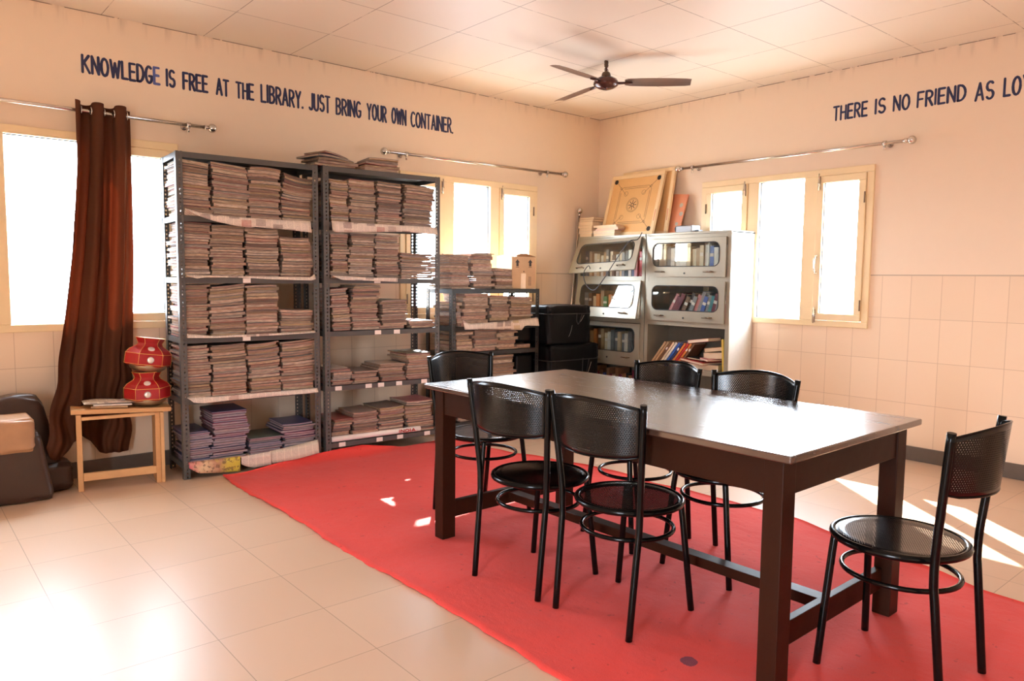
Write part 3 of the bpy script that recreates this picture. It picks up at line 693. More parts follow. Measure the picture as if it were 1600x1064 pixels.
# ------------------------------------------------------------------ racks
def rack(label, loc, rz, L, D, H, levels, stickers, mat='slotted_steel', bmat='steel_grey'):
    root = thing('slotted_steel_rack', label, 'shelf rack', loc, rz)
    W = .038; T = .0022
    def flange(m, ax, x0, y0, sx):          # flat strip with uv in metres
        if ax == 'x': c = [(x0, y0), (x0+sx*W, y0)]; n_ = (0, 1)
        else: c = [(x0, y0), (x0, y0+sx*W)]; n_ = (1, 0)
        for o_ in (0, T):
            p = [(q[0]+n_[0]*o_, q[1]+n_[1]*o_) for q in c]
            k = m.add([(p[0][0], p[0][1], 0), (p[1][0], p[1][1], 0), (p[1][0], p[1][1], H), (p[0][0], p[0][1], H)])
            m.face((k, k+1, k+2, k+3), 0, [(0, 0), (W, 0), (W, H), (0, H)])
    for (x, y, sx, sy) in ((0, 0, 1, 1), (L, 0, -1, 1), (0, D, 1, -1), (L, D, -1, -1)):
        m = MB(); flange(m, 'x', x, y, sx); flange(m, 'y', x, y, sy); m.build('post', mat, root)
    for z in levels:
        m = MB(); e = .003; h = .034
        m.box(e, L-e, e, D-e, z-.0015, z); m.box(e, L-e, e, e+.0015, z-h, z); m.box(e, L-e, D-e-.0015, D-e, z-h, z)
        m.box(e, e+.0015, e, D-e, z-h, z); m.box(L-e-.0015, L-e, e, D-e, z-h, z); b = m.build('shelf_board', bmat, root)
        for s_, zc in stickers:
            if abs(zc-(z-.017)) < .02:
                q = MB(); q.box(s_-.024, s_+.024, .001, .003, z-.031, z-.002); q.build('sticker', 'label_paper', b)
    return root
R1 = ((-4.14, -.46, 0), R_(-2.92)); R2 = ((-3.226, -.52, 0), R_(-3.5)); R3 = ((-2.111, -.44, 0), 0)
rack('tall grey slotted steel rack nearest the brown curtain, packed with magazines', R1[0], R1[1], .885, .36, 1.99, (1.988, 1.612, 1.24, .873, .497, .095), ((.405, 1.225), (.397, .856)))
rack('tall grey slotted steel rack in the middle, right of the curtain side rack', R2[0], R2[1], .905, .37, 1.992, (1.99, 1.622, 1.243, .88, .503, .108),
     ((.395, 1.225), (.398, .862), (.548, .862), (.096, .486), (.323, .486), (.42, .486), (.565, .486), (.774, .486), (.12, .09), (.406, .09), (.572, .09), (.80, .09)))
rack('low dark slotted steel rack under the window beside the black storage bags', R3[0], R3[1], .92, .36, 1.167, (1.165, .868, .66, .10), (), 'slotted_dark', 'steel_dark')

# ------------------------------------------------------------------ magazines
def mag_into(m, M, wd, dp, h, tilt, curve, side=0):
    """one magazine: paper block between two thin covers; bends with tilt/curve across its width"""
    N = 8; ct = .0013
    def pt(u, y, z): x = (u-.5)*wd; return M @ Vector((x, y, z+tilt*(u-.5)+curve*((2*u-1)**2)))
    # page block
    i = .003; a = []
    for k in range(N+1):
        u = .5+(k/N-.5)*(1-2*i/wd)
        a.append(m.add([pt(u, i, ct), pt(u, dp-i, ct), pt(u, dp-i, h-ct), pt(u, i, h-ct)]))
    for k in range(N):
        p, q = a[k], a[k+1]; u0, u1 = k/N, (k+1)/N
        m.face((p, q, q+3, p+3), 0, [(u0, 0), (u1, 0), (u1, 1), (u0, 1)]); m.face((p+1, p+2, q+2, q+1), 0, [(u0, 0), (u0, 1), (u1, 1), (u1, 0)])
        m.face((p+3, q+3, q+2, p+2), 0); m.face((p, p+1, q+1, q), 0)
    m.face((a[0], a[0]+3, a[0]+2, a[0]+1), 0, [(0, 0), (0, 1), (1, 1), (1, 0)]); m.face((a[N], a[N]+1, a[N]+2, a[N]+3), 0, [(0, 0), (1, 0), (1, 1), (0, 1)])
    for z0, z1 in ((0, ct), (h-ct, h)):
        a = []
        for k in range(N+1):
            u = k/N; a.append(m.add([pt(u, 0, z0), pt(u, dp, z0), pt(u, dp, z1), pt(u, 0, z1)]))
        for k in range(N):
            p, q = a[k], a[k+1]
            m.face((p, q, q+3, p+3), 1); m.face((p+1, p+2, q+2, q+1), 1); m.face((p+3, q+3, q+2, p+2), 1); m.face((p, p+1, q+1, q), 1)
        m.face((a[0], a[0]+3, a[0]+2, a[0]+1), 1); m.face((a[N], a[N]+1, a[N]+2, a[N]+3), 1)
ORD = ['topmost', 'second', 'third', 'fourth', 'fifth', 'sixth', 'seventh', 'eighth', 'ninth', 'tenth', 'eleventh', 'twelfth', 'thirteenth', 'fourteenth', 'fifteenth', 'sixteenth', 'seventeenth', 'eighteenth', 'nineteenth', 'twentieth', 'twenty-first', 'twenty-second', 'twenty-third', 'twenty-fourth', 'twenty-fifth', 'twenty-sixth', 'twenty-seventh', 'twenty-eighth', 'twenty-ninth', 'thirtieth']
def plan(s0, s1, zb, zt, tmin, tmax, tilt, curve, jit=.008, dp=(.27, .30)):
    """list of (xc, y, z, w, d, h, tilt, curve, rot)"""
    out = []; z = zb; H = zt-zb; drift = rng.uniform(-.01, .01); ph = rng.uniform(0, 6)
    while z < zt-tmin*.6:
        h = rng.uniform(tmin, tmax)
        if z+h > zt+.004: h = max(tmin*.7, zt-z)
        k = (z-zb)/max(H, .05)
        out.append([(s0+s1)/2+rng.uniform(-jit, jit)*1.25+drift*math.sin(ph+k*5), .010+rng.uniform(0, .014), z, (s1-s0)-rng.uniform(.0, .022), rng.uniform(*dp), h-.0014, tilt*k+rng.uniform(-.0016, .0016), curve*k+rng.uniform(-.0008, .0008), rng.uniform(-.02, .02)])
        z += h+abs(0)
    return out
def frame_of(Rk): return Matrix.Translation(Rk[0]) @ Matrix.Rotation(Rk[1], 4, 'Z')
WHICH = ['leftmost', 'second', 'third', 'rightmost']
SHELF = ['top', 'second', 'third', 'fourth', 'bottom']
def pile(Rk, spec, where, what='magazine', mats=('magazine_pages', 'magazine_cover'), adj=''):
    F = frame_of(Rk); n = len(spec)
    for i, (x, y, z, wd, d, h, tl, cv, ro) in enumerate(spec):
        k = n-1-i
        m = MB(); mag_into(m, Matrix.Identity(4), wd, d, h, tl, cv)
        o = m.build(what, mats)
        o.matrix_world = F @ Matrix.Translation((x, y, z)) @ Matrix.Rotation(ro, 4, 'Z')
        if k == 0: lab = f'{adj}{what} lying topmost in {where}'
        elif i == 0 : lab = f'{adj}{what} at the very bottom of {where}'
        else: lab = f'{adj}{what}, {ORD[k]} down in {where}'
        tag(o, lab, 'magazine' if what == 'magazine' else 'notebook', f'{what}s in {where}')
# rack 1: levels 1..4, four stacks each (s0, s1, zb, zt, tilt, curve)
S1 = [[(.014, .206, 1.615, 1.945, -.016, 0), (.206, .432, 1.615, 1.948, -.018, .0), (.427, .641, 1.615, 1.944, -.004, -.006), (.641, .853, 1.615, 1.905, -.032, .012)],
      [(.014, .194, 1.243, 1.574, -.004, 0), (.186, .404, 1.243, 1.574, .0, -.004), (.404, .626, 1.243, 1.557, .0, .006), (.626, .848, 1.243, 1.508, .0, .005)],
      [(.014, .178, .876, 1.196, .004, .002), (.178, .400, .876, 1.194, .026, .004), (.396, .616, .876, 1.2, .006, -.003), (.614, .845, .876, 1.026, -.006, .004)],
      [(.014, .180, .5, .823, .003, .002), (.180, .405, .5, .822, .012, .003), (.408, .620, .5, .822, .016, .005), (.622, .850, .5, .828, .020, .005)]]
for a, row in enumerate(S1):
    for b, (s0, s1, zb, zt, tl, cv) in enumerate(row):
        pile(R1, plan(s0, s1, zb+.002, zt, .013, .0225, tl, cv), f'{WHICH[b]} stack, {SHELF[a]} shelf of the curtain side rack')
for b, (s0, s1, zb, zt) in enumerate([(.015, .172, .098, .29), (.175, .400, .098, .40), (.404, .625, .098, .205), (.630, .860, .098, .27)]):
    pile(R1, plan(s0, s1, zb, zt, .011, .018, 0, 0 if b < 3 else .004, .012), f'{WHICH[b]} pile, bottom shelf of the curtain side rack', 'notebook', ('notebook_pages', 'notebook_cover'))
pile(R2, [[.10, .02, 1.992, .30, .26, .016, .006, .004, .05], [.12, .02, 2.009, .29, .25, .018, -.004, .0, -.03], [.10, .0, 2.03, .27, .25, .014, -.006, -.006, .12], [.09, -.01, 2.047, .28, .26, .012, -.02, -.01, .22], [.10, .0, 2.066, .20, .22, .010, -.03, -.006, .3]], 'the left pile on top of the middle rack')
pile(R2, [[.44, .02, 1.992, .26, .27, .02, .0, .0, .0], [.45, .02, 2.013, .27, .27, .018, .002, .002, -.03], [.44, .01, 2.033, .25, .27, .017, -.002, .003, .04], [.45, .02, 2.052, .24, .26, .015, .0, -.003, -.05], [.45, .0, 2.07, .22, .25, .012, .0, -.003, -.1]], 'the right pile on top of the middle rack')

# the remaining magazines: too many to single out
rest = MB()
def heap(Rk, s0, s1, zb, zt, tl=0, cv=0, tmin=.011, tmax=.020, jit=.009, y=0, dp=(.26, .31)):
    F = frame_of(Rk)
    for (x, yy, z, wd, d, h, t1, c1, ro) in plan(s0, s1, zb, zt, tmin, tmax, tl, cv, jit, dp):
        mag_into(rest, F @ Matrix.Translation((x, yy+y, z)) @ Matrix.Rotation(ro*1.5, 4, 'Z'), wd, d, h, t1, c1)
for q in [(.05, .191, 1.625, 1.903, -.006, .004), (.191, .395, 1.625, 1.92, -.003, .002), (.398, .598, 1.625, 1.922, -.008, .0), (.61, .860, 1.625, 1.92, -.012, -.003),
          (.053, .188, 1.247, 1.546), (.192, .384, 1.247, 1.556), (.388, .583, 1.247, 1.556, .0, .003), (.59, .862, 1.247, 1.425, -.004, .004),
          (.051, .196, .884, 1.18, .01, 0), (.204, .42, .884, 1.195, .0, .002), (.426, .64, .884, 1.095, .006, -.004), (.655, .87, .884, .94),
          (.045, .200, .507, .625), (.205, .41, .507, .592), (.415, .62, .507, .64, -.004, -.002), (.635, .855, .507, .70),
          (.051, .200, .112, .265), (.205, .405, .112, .30, .004, .003), (.412, .62, .112, .315, .004, .004), (.63, .866, .112, .34, .0, .006)]:
    heap(R2, *q)
for q in [(-.01, .19, 1.169, 1.44, -.008, -.004), (.205, .425, 1.169, 1.455, 0, -.003), (.43, .625, 1.169, 1.335, -.01, 0),
          (.045, .115, .872, 1.06), (.125, .385, .872, 1.13), (.392, .60, .872, 1.11, -.004), (.61, .86, .872, 1.10, -.008, .002),
          (.045, .215, .664, .835), (.22, .47, .664, .845), (.475, .69, .664, .84), (.70, .87, .664, .705),
          (.07, .38, .104, .40), (.39, .66, .104, .62)]:
    heap(R3, *q, tmin=.012, tmax=.034, jit=.016)
o = rest.build('stacked_magazines', ['magazine_pages', 'magazine_cover'])
tag(o, 'remaining stacked magazines filling the middle tall rack and the low rack', 'magazines', None, 'stuff')

# ------------------------------------------------------------------ newspaper sheets lining the shelves
def sheet(Rk, label, top, bottom, zsh, mat='newsprint', y=-.006, back=.10, curl=.012):
    """top/bottom: lists of (s, z) along the front; the sheet lies on the shelf behind and hangs over its front edge"""
    root_M = frame_of(Rk); n = 28
    def at(tab, s_):
        for (a, za), (b, zb) in zip(tab, tab[1:]):
            if a <= s_ <= b: return za+(zb-za)*(s_-a)/(b-a)
        return tab[0][1] if s_ < tab[0][0] else tab[-1][1]
    s0, s1 = top[0][0], top[-1][0]; rows = []; uvs = []
    for j, w_ in enumerate((-1, -.15, 0, .35, .7, 1)):
        row = []; ur = []
        for i in range(n+1):
            s_ = s0+(s1-s0)*i/n; zt = max(at(top, s_), zsh+.0008); zb = at(bottom, s_)
            if w_ < 0: p = (s_, y-(w_*back if w_ < -.5 else w_*.03)+.004, zsh+.0008); v_ = zt+.1*-w_
            else:
                z = zt+(zb-zt)*w_; out = curl*math.sin(s_*9+1)*w_+.008*w_+(zt-zsh)*.2
                p = (s_, y-.001-abs(out), z); v_ = z
            row.append(root_M @ Vector(p)); ur.append((s_-s0, v_))
        rows.append(row); uvs.append(ur)
    m = MB(); m.grid(rows, 0, uvs, .0006)
    o = m.build('newspaper_sheet', mat); tag(o, label, 'newspaper'); return o
sheet(R1, 'newspaper sheet sagging diagonally under the top magazines of curtain side rack', [(.042, 1.653), (.141, 1.631), (.312, 1.619), (.60, 1.614), (.827, 1.617)], [(.042, 1.645), (.13, 1.605), (.211, 1.584), (.35, 1.562), (.45, 1.556), (.46, 1.562), (.631, 1.556), (.827, 1.542)], 1.6125)
sheet(R1, "narrow newspaper edge along the curtain side rack's second shelf", [(.04, 1.258), (.3, 1.25), (.83, 1.25), (.85, 1.272)], [(.04, 1.25), (.118, 1.228), (.13, 1.243), (.4, 1.240), (.55, 1.232), (.83, 1.227), (.85, 1.235)], 1.2405)
sheet(R1, "narrow newspaper edge along the curtain side rack's third shelf", [(.036, .90), (.07, .897), (.2, .88), (.8, .885), (.845, .895)], [(.036, .876), (.2, .868), (.5, .868), (.845, .878)], .8735)
sheet(R1, "long folded newspaper edge hanging from the curtain side rack's fourth shelf", [(.03, .513), (.2, .502), (.6, .5), (.861, .500)], [(.03, .506), (.063, .477), (.12, .470), (.4, .470), (.861, .474)], .4975)
sheet(R1, 'colourful printed page with yellow picture hanging off the bottom left shelf', [(.023, .112), (.335, .106)], [(.023, .078), (.076, .040), (.2, .022), (.352, .008)], .0955, 'poster_print', y=-.014)
sheet(R1, 'newspaper clipping with headline hanging beside the yellow picture page', [(.339, .105), (.53, .113)], [(.339, .055), (.37, .037), (.421, .020), (.556, .029)], .0955, 'newsprint', y=-.022)
sheet(R1, 'large creased plain newspaper page at the right of the bottom shelf', [(.527, .113), (.7, .13), (.856, .150)], [(.527, .029), (.7, .040), (.869, .063)], .0955, 'newsprint_plain', y=-.010)
sheet(R2, "printed newspaper strip hanging from the middle rack's top magazine shelf", [(.052, 1.628), (.3, 1.623), (.876, 1.623)], [(.052, 1.56), (.083, 1.553), (.596, 1.578), (.866, 1.568)], 1.6225)
sheet(R2, "newspaper edge curling over the middle rack's second shelf", [(.054, 1.262), (.3, 1.25), (.55, 1.248)], [(.054, 1.255), (.114, 1.232), (.3, 1.228), (.55, 1.220)], 1.2435)
sheet(R3, 'newspaper pages drooping over the front of the low rack', [(.08, .93), (.15, .89), (.5, .90), (.88, .924)], [(.08, .85), (.44, .838), (.70, .822), (.71, .862), (.905, .850)], .869, 'newsprint', y=-.02, curl=.02)
# rolled paper with red letters on the middle rack's bottom shelf
F2 = frame_of(R2)
m = MB(); m.tube([(0, 0, 0), (.70, .0, 0)], .019, 20); o = m.build('rolled_paper', 'paper_white'); o.matrix_world = F2 @ Matrix.Translation((.045, .018, .1305)) @ Matrix.Rotation(R_(0), 4, 'Z')
tag(o, 'long rolled white paper printed INDIA in red along the bottom shelf', 'paper roll')
word('INDIA', Matrix.Translation((.52, -.0195, -.009)) @ Matrix.Rotation(R_(90), 4, 'X'), .13, .02, .0026, 'printed_word', 'ink_red', o)

# ------------------------------------------------------------------ grey cabinets
FX = -.35; DEP = .335
def rr(y0, y1, z0, z1, r, n=5):
    o = []
    for cy, cz, a0 in ((y1-r, z1-r, 0), (y0+r, z1-r, 90), (y0+r, z0+r, 180), (y1-r, z0+r, 270)):
        for k in range(n+1): a = R_(a0+90*k/n); o.append((cy+r*math.cos(a), cz+r*math.sin(a)))
    return o
def door(root, name, corners, glassy=True, handles=True):
    """corners: TL, TR, BR, BL in world (left = towards the room corner); returns door object"""
    TL, TR, BR, BL = [Vector(c) for c in corners]
    W = (TR-TL).length; H = (BL-TL).length
    def P(a, b, d=0):
        p = TL*(1-a)*(1-b)+TR*a*(1-b)+BR*a*b+BL*(1-a)*b
        n_ = (TR-TL).cross(BL-TL).normalized(); 
        if n_.x > 0: n_ = -n_
        return p+n_*d - root.location
    ou = rr(0, W, 0, H, .004); inn = rr(W*.075, W*.925, H*.27, H*.885, .055)
    m = MB(); n = len(ou); T_ = .016
    def add(loop, d): return m.add([P(a/W, 1-b/H, d) for a, b in loop])
    o0, i0, o1, i1 = add(ou, 0), add(inn, 0), add(ou, T_), add(inn, T_)
    for k in range(n):
        j = (k+1) % n
        m.face((o1+k, o1+j, i1+j, i1+k), 0); m.face((o0+k, i0+k, i0+j, o0+j), 0); m.face((o0+k, o0+j, o1+j, o1+k), 0); m.face((i0+k, i1+k, i1+j, i0+j), 0)
    d = m.build('door', 'cabinet_paint', root)
    g = MB(); loop = add.__closure__ and None
    k0 = g.add([P(a/W, 1-b/H, T_*.4) for a, b in inn]); g.face([k0+i for i in range(n)], 0); k1 = g.add([P(a/W, 1-b/H, T_*.65) for a, b in inn]); g.face([k1+i for i in range(n)][::-1], 0)
    g.build('glass_pane', 'cabinet_glass', d)
    g = MB(); g.tube([P(a/W, 1-b/H, T_+.001) for a, b in inn], .0035, 6, closed=True); g.build('rubber_seal', 'rubber_black', d)
    for a in (.18, .80):
        g = MB(); g.tube([P(a-.055, .87, T_), P(a-.05, .87, T_+.018), P(a+.05, .87, T_+.018), P(a+.055, .87, T_)], .0055, 8); g.tube([P(a+.02, .87, T_+.019), P(a+.05, .87, T_+.019)], .0075, 8); g.build('handle', 'handle_bronze', d)
    g = MB(); g.tube([P(.5, .91, T_), P(.5, .91, T_+.004)], .008, 12); g.build('lock', 'rubber_black', d)
    return d
def cabinet(label, yA, yB, doors, side_mat):
    root = thing('bookcase_cabinet', label, 'cabinet', (FX, (yA+yB)/2, 0)); oy = -(yA+yB)/2
    y0, y1 = yB+oy, yA+oy          # y1 towards the corner
    def bx(name, a, b, c, d, e, f, mat='cabinet_paint', bev=.002):
        m = MB(); m.box(a, b, c, d, e, f); return m.build(name, mat, root, bevel=bev)
    bx('side_panel', 0.012, DEP, y0, y0+.012, 0, 1.648, side_mat); bx('side_panel', 0.012, DEP, y1-.012, y1, 0, 1.648)
    bx('back_panel', DEP-.008, DEP, y0+.012, y1-.012, .02, 1.64, 'cabinet_inside'); bx('top_panel', -.004, DEP, y0, y1, 1.636, 1.655)
    for z in (1.262, .885, .505, .06): bx('shelf_board', .002, DEP-.008, y0+.012, y1-.012, z-.018, z+.002, 'cabinet_paint')
    f = MB(); fw = .036
    f.box(0, .012, y0, y0+fw, 0, 1.636); f.box(0, .012, y1-fw, y1, 0, 1.636); f.box(0, .012, y0+fw, y1-fw, 1.604, 1.636)
    for z in (1.262, .885, .488, .04): f.box(0, .012, y0+fw, y1-fw, z-.022, z+.022)
    f.build('face_frame', 'cabinet_paint', root, bevel=.002)
    for c in doors: door(root, 'door', c)
    return root
yA, yM, yB = -.07, -.905, -1.77
cabinet('grey steel bookcase cabinet with two flip-up glass doors hanging open', yA, yM+.004, [
    ((FX-.004, -.10, 1.602), (FX-.004, -.868, 1.626), (-.515, -.93, 1.338), (-.515, -.115, 1.300)),
    ((FX-.004, -.095, 1.238), (FX-.004, -.872, 1.243), (-.45, -.90, .905), (-.45, -.135, .905)),
    ((FX-.002, -.105, .858), (FX-.002, -.868, .858), (FX-.002, -.868, .502), (FX-.002, -.105, .502))], 'cabinet_paint')
cabinet('grey steel bookcase cabinet with open lower shelf, standing beside the right window', yM-.004, yB, [
    ((FX-.002, -.94, 1.602), (FX-.002, -1.732, 1.602), (FX-.002, -1.732, 1.282), (FX-.002, -.94, 1.282)),
    ((FX-.002, -.94, 1.243), (FX-.002, -1.732, 1.243), (FX-.002, -1.732, .905), (FX-.002, -.94, .905))], 'cabinet_side_glare')

# ------------------------------------------------------------------ books
PAL = {'white': (.72, .68, .62), 'cream': (.70, .56, .38), 'red': (.45, .03, .03), 'orange': (.62, .20, .05), 'blue': (.05, .12, .42), 'dark blue': (.03, .04, .12), 'green': (.06, .22, .08),
       'brown': (.20, .10, .05), 'black': (.02, .02, .02), 'grey': (.25, .25, .26), 'pink': (.62, .25, .25), 'teal': (.08, .28, .30), 'yellow': (.65, .45, .08), 'maroon': (.16, .02, .04), 'tan': (.45, .28, .15)}
for k, v in PAL.items(): plain('cover_'+k.replace(' ', '_'), v, .4, 0, .25, 45)
def book(M, th, dp, ht, color, label, group, name='book', open_front=False):
    """upright book: th along local x, dp along y (spine at y=0), ht along z"""
    m = MB(); c = .0018
    m.box(c, th-c, c, dp-.004, .004, ht-.004, 1)
    m.box(0, c, 0, dp, 0, ht, 0); m.box(th-c, th, 0, dp, 0, ht, 0); m.box(c, th-c, 0, c, 0, ht, 0)
    if th > .014 and not open_front and rng.random() < .35:
        m.box(.002, th-.002, -.0006, 0, ht*.68, ht*.78, 2)
    o = m.build(name, ['cover_'+color.replace(' ', '_'), 'book_pages', 'label_paper'], bevel=0); o.matrix_world = M
    tag(o, label, 'book', group); return o
def row(y_start, y_end, z, cols, where, hmin, hmax, lean=0, xf=.05, dp=.16, tmin=.02, tmax=.04, leanfn=None):
    """upright books from left (corner side, larger y) to right along the cabinet front"""
    y = y_start; i = 0; cols = list(cols); n = len(cols)
    wid = abs(y_end-y_start)/n; g = f'books {where}'
    for i, c in enumerate(cols):
        th = wid*rng.uniform(.80, .96); h = rng.uniform(hmin, hmax); ln = leanfn(i/n) if leanfn else lean
        # local x -> world -y, local y -> world +x
        M = Matrix.Translation((FX+xf+rng.uniform(0, .02), y_start-(i+.0)*wid*1.0, z+.001)) @ Matrix(((0, 1, 0, 0), (-1, 0, 0, 0), (0, 0, 1, 0), (0, 0, 0, 1))) 
        if ln: M = M @ Matrix.Rotation(ln, 4, 'Y'); 
        if ln > 0: M = M @ Matrix.Translation((0, 0, th*math.sin(abs(ln))))
        pos = 'leftmost' if i == 0 else 'rightmost' if i == n-1 else ORD[i]+' from left'
        book(M, th, dp, h, c, f'{c} upright book, {pos} {where}', g)
row(-.12, -.85, 1.264, ['grey', 'cream', 'tan', 'white', 'cream', 'white', 'tan', 'grey', 'cream', 'brown', 'white', 'cream', 'grey', 'black', 'white', 'dark blue', 'pink', 'red', 'orange'], 'behind the upper open glass door', .21, .27, tmin=.02)
row(-.12, -.85, .887, ['grey', 'brown', 'cream', 'orange', 'tan', 'green', 'orange', 'tan', 'white', 'white', 'pink', 'white', 'white', 'cream', 'white'], 'behind the lower open glass door', .20, .26)
row(-.12, -.72, .507, ['orange', 'tan', 'tan', 'orange', 'brown', 'tan', 'cream', 'white', 'grey', 'grey', 'cream', 'grey', 'white', 'grey'], 'in the closed left cabinet compartment', .24, .28)
for i, (y, a) in enumerate(((-.735, -14), (-.775, -20))):
    M = Matrix.Translation((FX+.05, y, .508)) @ Matrix(((0, 1, 0, 0), (-1, 0, 0, 0), (0, 0, 1, 0), (0, 0, 0, 1))) @ Matrix.Rotation(R_(a), 4, 'Y')
    book(M, .012, .16, .2, 'grey', ['thin grey book leaning left in the closed compartment', 'thin grey book leaning most at right of the closed compartment'][i], 'leaning thin books')
row(-.12, -.86, .062, ['brown', 'maroon', 'brown', 'tan', 'maroon', 'brown', 'dark blue', 'brown', 'maroon', 'tan', 'brown', 'maroon', 'brown', 'black', 'brown', 'maroon', 'tan', 'brown'], 'in the lowest open compartment of left cabinet', .30, .37)
row(-.955, -1.70, 1.264, ['grey', 'white', 'white', 'grey', 'white', 'white', 'white', 'white', 'cream', 'cream', 'tan', 'cream', 'white', 'blue', 'white', 'grey', 'white'], "on the right cabinet's upper glazed shelf", .24, .29)
for i, (y, c) in enumerate([(-1.23, 'brown'), (-1.265, 'red'), (-1.30, 'orange'), (-1.335, 'red')]):
    M = Matrix.Translation((FX+.02, y, 1.265)) @ Matrix(((0, 1, 0, 0), (-1, 0, 0, 0), (0, 0, 1, 0), (0, 0, 0, 1)))
    book(M, .030, .028, .085, c, f'tiny {c} book, {["first", "second", "third", "last"][i]} in front of the white volumes', 'tiny books behind upper glass')
row(-1.06, -1.72, .887, ['pink', 'maroon', 'maroon', 'black', 'brown', 'black', 'grey', 'pink', 'grey', 'blue', 'grey', 'teal', 'maroon', 'grey', 'teal', 'grey', 'pink'], "on the right cabinet's middle glazed shelf", .235, .28, leanfn=lambda q: R_(30-22*q) if q < .9 else R_(5))
# open lower compartment of the right cabinet
cols = ['tan', 'tan', 'brown', 'cream', 'white', 'blue', 'dark blue', 'orange', 'red', 'orange', 'brown']
for i, c in enumerate(cols):
    M = Matrix.Translation((FX+.02+.004*i, -.955-i*.027, .508)) @ Matrix(((0, 1, 0, 0), (-1, 0, 0, 0), (0, 0, 1, 0), (0, 0, 0, 1))) @ Matrix.Rotation(R_(38), 4, 'Y') @ Matrix.Translation((0, 0, .012))
    book(M, .019, .17, .26, c, f'{c} leaning book, {"leftmost" if i == 0 else "rightmost" if i == len(cols)-1 else ORD[i]+" from left"} in the open right compartment', 'leaning books in the open compartment')
def flat(x, y, z, wx, wy, h, rz, color, label, group, tilt=0, roll=0):
    M = Matrix.Translation((x, y, z)) @ Matrix.Rotation(R_(rz), 4, 'Z') @ Matrix.Rotation(R_(tilt), 4, 'X') @ Matrix.Rotation(R_(roll), 4, 'Y')
    m = MB(); c = .0018
    m.box(-wx/2+.003, wx/2-.003, -wy/2+.003, wy/2-c, c, h-c, 1); m.box(-wx/2, wx/2, -wy/2, wy/2, 0, c, 0); m.box(-wx/2, wx/2, -wy/2, wy/2, h-c, h, 0); m.box(-wx/2, wx/2, wy/2-c, wy/2, c, h-c, 0)
    o = m.build('book', ['cover_'+color.replace(' ', '_'), 'book_pages']); o.matrix_world = M; tag(o, label, 'book', group); return o
gp = 'books tumbled in the open compartment'
flat(FX+.13, -1.50, .508, .2, .28, .05, 8, 'grey', 'thick grey book lying flat under the red magazine', gp)
flat(FX+.12, -1.43, .562, .22, .28, .020, -12, 'red', 'red and black magazine lying across the tumbled books', gp, 4)
flat(FX+.11, -1.42, .588, .14, .15, .012, 4, 'black', 'black cover book resting on the red magazine', gp, 4)
flat(FX+.09, -1.555, .592, .16, .10, .014, -18, 'pink', 'pale pink booklet lying at the right end of the pile', gp, 6)
flat(FX+.17, -1.60, .61, .2, .22, .05, 6, 'cream', 'cream paperback lying behind the pink booklet', gp, -4)
flat(FX+.16, -1.60, .672, .18, .22, .032, 14, 'tan', 'brown paperback lying slanted near top of the tumbled books', gp, -8)
flat(FX+.12, -1.46, .735, .15, .24, .026, -10, 'pink', 'pale book lying topmost across the tumbled books', gp, -8)
M = Matrix.Translation((FX+.03, -1.735+.032, .508)) @ Matrix(((0, 1, 0, 0), (-1, 0, 0, 0), (0, 0, 1, 0), (0, 0, 0, 1))) @ Matrix.Rotation(R_(-4), 4, 'Y')
book(M, .018, .17, .27, 'yellow', 'yellow upright book against the right side of the open compartment', gp)

# on top of the cabinets
gp = 'books on top of the left cabinet'
z = 1.656
for i, (h, c, wy, dy) in enumerate([(.030, 'cream', .155, 0), (.022, 'white', .17, .005), (.030, 'cream', .17, .0), (.022, 'cream', .18, .004), (.036, 'cream', .18, .0), (.020, 'brown', .19, -.008), (.018, 'tan', .19, -.012)]):
    flat(FX+.11, -.155+dy, z, .20, wy, h, 90 if False else rng.uniform(-3, 3), c, f'{c} paperback, {ORD[6-i]} of the taller stack on left cabinet', gp); z += h+.0008
z = 1.656
for i, (h, c, wy, dy) in enumerate([(.028, 'white', .26, 0), (.024, 'white', .27, .0), (.012, 'pink', .27, -.03), (.014, 'cream', .26, -.04), (.018, 'cream', .28, -.01)]):
    flat(FX+.10, -.395+dy, z, .19, wy, h, rng.uniform(-4, 4), c, f'{c} book, {ORD[4-i]} of the lower stack beside the carrom board', gp); z += h+.0008

